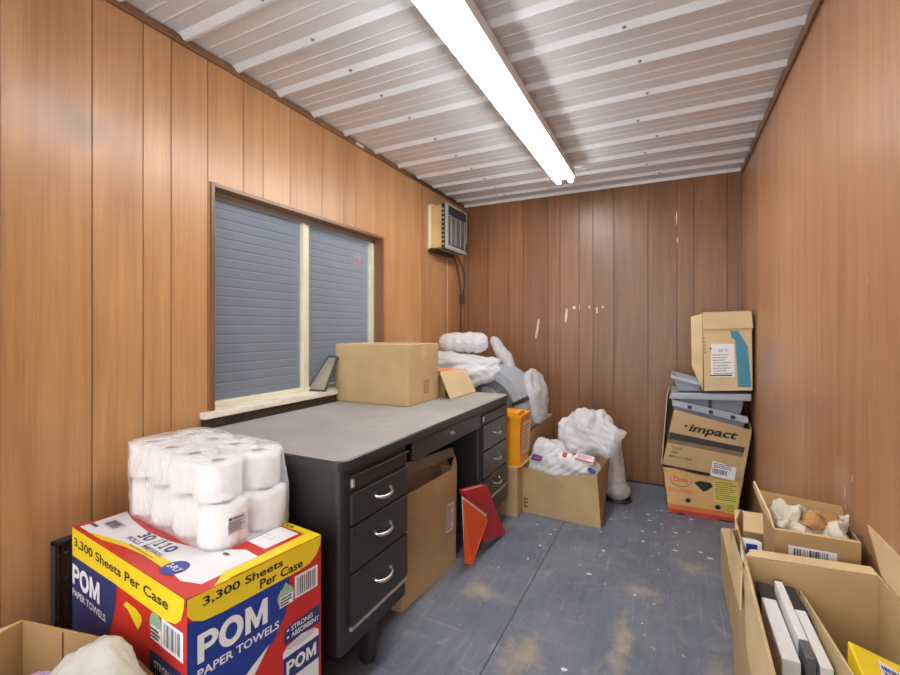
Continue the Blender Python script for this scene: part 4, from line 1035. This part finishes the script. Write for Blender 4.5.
# top
ft = (L_ + up, ul, ur)
def ta(a): return ll - a
b.decal(ft, [(ta(.655), .012), (ta(.50), .012), (ta(.36), .040), (ta(.21), .046), (ta(.09), .030), (ta(.035), .05), (ta(.035), .20), (ta(.10), .205), (ta(.205), .140), (ta(.33), .115), (ta(.451), .109), (ta(.58), .122), (ta(.668), .140)], PWHITE, .0008)
b.decal(ft, [(ta(.60), .010), (ta(.50), .012), (ta(.40), .030), (ta(.30), .038), (ta(.17), .034), (ta(.17), .050), (ta(.21), .062), (ta(.33), .054), (ta(.44), .040), (ta(.53), .024)], PYEL, .0012)
b.oval(ft, ta(.163), .052, .036, .032, PBLUE, .0016); b.text('2-PLY', ft, ta(.190), .043, .017, PWHITE, .0022, width=.054, bold=.02)
b.text('30', ft, ta(.440), .076, .033, PBLUE2, .0016, width=.062, bold=.03); b.one(ft, ta(.348), .077, .035, PBLUE2); b.one(ft, ta(.320), .077, .035, PBLUE2); b.text('0', ft, ta(.290), .077, .034, PBLUE2, .0016, width=.032, bold=.04)
b.text('ROLLS', ft, ta(.452), .055, .015, PBLUE2, .0016, width=.075, bold=.02); b.text('SHEETS/ROLL', ft, ta(.360), .056, .012, PBLUE2, .0016, width=.11, bold=.02); b.rect(ft, ta(.356), .055, ta(.352), .11, PBLUE2, .0016)
b.scrib(ft, ta(.40), .040, ta(.25), .048, 1, mat('gold_ink', (176, 150, 40), .6), .0018, 8, .6)
b.rect(ft, ta(.635), .055, ta(.535), .095, mat('print_pale', (222, 222, 226), .5), .0014); b.barcode(ft, ta(.62), .060, ta(.55), .090, INKG, 14, .002, True, 8); b.rect(ft, ta(.655), .035, ta(.61), .045, INKG, .0016)
b.decal(ft, [(ta(.17), .14), (ta(.155), .158), (ta(.12), .172), (ta(.075), .178), (ta(.05), .172), (ta(.04), .19), (ta(.04), .10), (ta(.17), .10)], PWHITE, .0018); b.oval(ft, ta(.120), .160, .014, .006, INKG, .0024)
b.decal(ft, [(ta(.19), .235), (ta(.06), .235), (ta(.06), .345), (ta(.19), .345)], PWHITE, .0012); b.scrib(ft, ta(.175), .27, ta(.08), .30, 2, mat('print_pale_grey', (206, 208, 214), .5), .0018, 3, .3)
b.decal(ft, [(ta(.035), .10), (ta(.0), .06), (ta(.0), .376), (ta(.20), .376), (ta(.20), .352), (ta(.045), .352)], PYEL, .0013); b.text('Case', ft, ta(.16), .356, .016, INK, .002, width=.055, bold=.02)
b.decal(ft, [(ta(.06), .0), (ta(.0), .0), (ta(.0), .04), (ta(.05), .03)], PRED, .0016)
b.build('printed_body', pc)
# lifted lid edge over the front face
b = MB(); b.panel([N_ + up + ur * .10 + Vector((.0, 0, .003)), N_ + up + ur * .30 + Vector((0, 0, .002)), N_ + up + ur * .30 - ul * .035 + Z3 * .002, N_ + up + ur * .10 - ul * .035 + Z3 * .002], .003, PYEL); b.build('lid_flap', pc)
b = MB(); b.hexa([N_ + up + Vector((-.012, .004, -.012)), N_ + up + Vector((.001, -.002, -.016)), N_ + up + Vector((.002, .012, -.012))], [N_ + up + Vector((-.010, .004, .001)), N_ + up + Vector((.001, -.001, .001)), N_ + up + Vector((.001, .012, .001))], INK); b.build('crushed_corner', pc)

# toilet paper pack
a_r = math.radians(173.5); dl = Vector((math.cos(a_r), math.sin(a_r), 0)); dr = Vector((dl.y, -dl.x, 0))
RR, HH = .0655, .109; z0 = HP + .003
NC = Vector((-1.088, .776, 0))
tp_ = thing('toilet_paper_pack', 'shrink-wrapped pack of white toilet rolls on the paper towel case', 'toilet paper', (-1.42, .95, z0))
rm = MB(); rm.lathe([(.019, .002), (RR - .004, 0), (RR, .004), (RR, HH - .004), (RR - .004, HH - .001), (.022, HH - .002), (.0195, HH - .006)], (0, 0, 0), TISSUE, 36)
rm.lathe([(.0195, HH - .004), (.0195, .002)], (0, 0, 0), CORE, 24); rm.lathe([(.0001, .02), (.0195, .02)], (0, 0, 0), DKPL, 24)
proto = None
off_t = dr * .014 + dl * .050
hull = []
for lay in range(2):
    for i in range(4):
        for j in range(2):
            c = NC + dl * (RR + .002 + i * 2.02 * RR) + dr * (RR + .002 + j * 2.02 * RR) + (off_t if lay else Vector()) + Z3 * (z0 + lay * (HH + .001))
            if proto is None:
                proto = rm.build('toilet_roll', tp_, origin=(0, 0, 0)); o = proto
            else:
                o = proto.copy(); COL.objects.link(o); o.parent = tp_
            o.location = c - wloc(tp_)
            for k in range(20):
                t = 2 * math.pi * k / 20
                for zz in (0, HH): hull.append(c + Vector((math.cos(t) * RR * 1.03, math.sin(t) * RR * 1.03, zz + (.002 if zz else 0))))
bm = bmesh.new()
for p in hull: bm.verts.new(p)
res = bmesh.ops.convex_hull(bm, input=bm.verts)
bmesh.ops.delete(bm, geom=[v for v in bm.verts if not v.link_faces], context='VERTS')
bmesh.ops.triangulate(bm, faces=bm.faces)
for _ in range(3):
    bmesh.ops.subdivide_edges(bm, edges=[e for e in bm.edges if e.calc_length() > .03], cuts=1)
    bmesh.ops.triangulate(bm, faces=bm.faces)
bm.normal_update()
for v in bm.verts:
    d = .005 * (1 - 2 * abs(noise.noise(v.co * 16))) + .002
    v.co += v.normal * max(d, .0)
    if v.co.z < HP + .003: v.co.z = HP + .003
me = bpy.data.meshes.new('wrap'); bm.to_mesh(me); bm.free(); me.materials.append(WRAP)
for v in me.vertices: v.co -= wloc(tp_)
me.polygons.foreach_set('use_smooth', [True] * len(me.polygons))
wr = bpy.data.objects.new('shrink_wrap', me); COL.objects.link(wr); wr.parent = tp_; plab(wr, 'clear glossy shrink wrap')
fr = (NC + dl * .035 - dr * .0105 + Z3 * (z0 + .042), -dl, Z3)
# label on the face of the front roll that looks at the aisle corner
pl = NC + dr * .045 - dl * .0105
fr = (pl + Z3 * (z0 + .04), (dr * .96 - dl * .0).normalized(), Z3)
b = MB(); fr = (NC - dl * .006 + dr * .040 + Z3 * (z0 + .04), dr, Z3); b.rect(fr, 0, 0, .05, .045, mat('printed_wrap_grey', (196, 192, 194), .5), 0.); b.scrib(fr, .002, .004, .048, .034, 6, mat('wrap_ink', (130, 124, 130), .5), .0008, 12, .7); b.rect(fr, .002, .038, .01, .044, INK, .0008); b.rect(fr, .014, .039, .046, .043, INKG, .0008)
b.build('label', tp_)

# ------------------------------------------------------------------ open carton in front with plastic bag
nb = thing('cardboard_carton', 'open carton with bag inside, on the floor before the paper towel case', 'carton', (-1.33, .42, 0))
Q = [Vector((-1.46, .20, 0)), Vector((-.95, .26, 0)), Vector((-1.02, .622, 0)), Vector((-1.535, .552, 0))]; QM = Vector((-1.22, .620, 0))
TQ = [p + Z3 * .45 for p in Q]; TQ[2] = TQ[2] + Z3 * -.05; TQ[1] = TQ[1] + Z3 * -.03
b = MB(); carton_walls(b, Q, TQ, KRAFT3, skip=(2,))
for A_, B_, c_, d_ in ((QM, Q[3], TQ[3], QM + Z3 * .45), (Q[2], QM, QM + Z3 * .45, TQ[2])): b.panel([A_, B_, c_, d_], .004, KRAFT3, toward=(-1.2, .3, .2))
e = QM - Q[3]; b.panel([Q[3] + e * .45 + Z3 * .05 - Y3 * .006, Q[3] + e * .46 + Z3 * .05 - Y3 * .006, Q[3] + e * .46 + Z3 * .445 - Y3 * .006, Q[3] + e * .45 + Z3 * .445 - Y3 * .006], .001, mat('crease_dark', (128, 92, 54), .8))
b.build('body', nb)
b = MB(); b.panel([TQ[3] + Vector((0, 0, -.001)), TQ[0], TQ[0] + Vector((-.10, -.03, -.06)), TQ[3] + Vector((-.095, -.02, -.045))], .004, KRAFT2); b.build('flap', nb)
g = blob('plastic_bag', [[((-1.115, .535, .475), (.075, .055, .065)), ((-1.03, .50, .40), (.09, .09, .09)), ((-1.20, .50, .39), (.09, .08, .08)), ((-1.13, .42, .2), (.12, .1, .16))]], BAGP, None, voxel=.008, seed=71, folds=((5, .09, .012), (6, .03, .004)), smooth=2)
tag(g, 'pale plastic bag bulging inside the open front carton', 'plastic bag')
g = blob('tissue_bundle', [[((-1.225, .455, .43), (.045, .05, .05)), ((-1.24, .42, .3), (.05, .05, .06))]], BAGL, None, voxel=.008, seed=73, folds=((4, .08, .006),), smooth=2)
tag(g, 'lilac plastic bundle beside the pale bag in the front carton', 'bundle')

# ------------------------------------------------------------------ black grille by the wall
gr = thing('metal_grille', 'black slatted metal grille leaning on the wall behind the paper towel case', 'grille', (-1.72, .74, 0))
b = MB(); y0g, y1g, zt = .692, .775, .552
for y in (y0g, y1g): b.box(XL + .004, y, .0, XL + .03, y + .008, zt, DKPL)
for z in (0., zt - .012): b.box(XL + .004, y0g, z, XL + .03, y1g + .008, z + .012, DKPL)
b.build('frame', gr, bevel=.002)
for k in range(3):
    y = y0g + .022 + k * .021
    b = MB(); b.box(XL + .010, y, .012, XL + .024, y + .005, zt - .012, DKPL); b.build('slat', gr)
for k in range(6):
    z = .09 + k * .082
    b = MB(); b.box(XL + .008, y0g + .008, z, XL + .014, y1g, z + .005, GREYP2); b.build('crossbar', gr)

# ------------------------------------------------------------------ air conditioner
ac = thing('air_conditioner', 'small through-wall air conditioner high in the left back corner', 'air conditioner', (XL, 3.30, 1.87))
ay0, ay1, az0, az1, axf = 3.145, 3.53, 1.865, 2.225, -1.575
b = MB(); b.box(XL - .08, ay0 + .012, az0 + .01, axf - .025, ay1 - .005, az1 - .006, BEIGE); b.build('housing', ac, bevel=.006)
b = MB(); b.box(XL, ay0 - .022, az0 - .015, XL + .018, ay0 + .012, az1 + .014, CREAM); b.box(XL, ay0 - .022, az1 - .006, XL + .018, ay1 + .02, az1 + .014, CREAM); b.box(XL, ay1, az0 - .015, XL + .018, ay1 + .02, az1, CREAM); b.box(XL, ay0 - .022, az0 - .018, XL + .05, ay1 + .02, az0 + .004, ACDK); b.build('wall_collar', ac, bevel=.003)
b = MB(); b.box(axf - .062, ay0 + .006, az0, axf - .028, ay1, az1, ACDK)
for k in range(9): b.box(axf - .058, ay0 + .002, az0 + .03 + k * .035, axf - .036, ay0 + .007, az0 + .042 + k * .035, ACGREY)
b.build('side_vent', ac)
b = MB(); b.box(axf - .03, ay0, az0 - .004, axf - .012, ay1 + .006, az1 + .002, ACGREY); b.build('front_frame', ac, bevel=.004)
b = MB(); b.box(axf - .014, ay0 + .03, az0 + .03, axf - .006, ay1 - .03, az1 - .10, ACDK)
for k in range(15): b.box(axf - .010, ay0 + .035, az0 + .04 + k * .0148, axf, ay1 - .035, az0 + .0435 + k * .0148, ACGREY)
for k in range(4): b.box(axf - .010, ay0 + .06 + k * .085, az0 + .03, axf + .001, ay0 + .066 + k * .085, az1 - .10, ACGREY)
b.build('intake_grille', ac)
b = MB(); b.box(axf - .014, ay0 + .03, az1 - .09, axf - .006, ay1 - .03, az1 - .018, DKPL)
for k in range(7): b.box(axf - .012, ay0 + .045 + k * .046, az1 - .088, axf + .002, ay0 + .053 + k * .046, az1 - .020, ACDK)
b.build('louver', ac)
b = MB(); b.box(axf - .012, ay1 - .026, az0 + .02, axf - .003, ay1 - .004, az0 + .09, ACDK); b.build('control_panel', ac)
def curve(pts, n=8):
    pts = [Vector(p) for p in pts]; out = []
    for i in range(len(pts) - 1):
        p0, p1, p2, p3 = pts[max(i - 1, 0)], pts[i], pts[i + 1], pts[min(i + 2, len(pts) - 1)]
        for k in range(n):
            t = k / n; out.append(.5 * ((2 * p1) + (-p0 + p2) * t + (2 * p0 - 5 * p1 + 4 * p2 - p3) * t * t + (-p0 + 3 * p1 - 3 * p2 + p3) * t ** 3))
    return out + [pts[-1]]
b = MB(); b.tube(curve([(-1.70, 3.50, az0 + .01), (-1.735, 3.66, 1.76), (-1.738, 3.72, 1.62), (-1.735, 3.735, 1.50), (-1.735, 3.73, 1.2), (-1.735, 3.72, .9)]), .007, CABLE, 8)
b.tube(curve([(-1.68, 3.52, az0 + .01), (-1.725, 3.77, 1.76), (-1.728, 3.79, 1.62), (-1.735, 3.745, 1.50)]), .006, CABLE, 8); b.build('power_cord', ac)
b = MB(); b.box(-1.746, 3.715, 1.455, -1.715, 3.765, 1.54, CABLE); b.build('plug', ac, bevel=.006)
b = MB(); b.tube([(-1.742, 3.46, az0 - .02), (-1.742, 3.465, 1.5), (-1.742, 3.47, .85)], .005, CABLEW, 6)
tag(b.build('cable'), 'thin pale cable running down the wall below the air conditioner', 'cable')
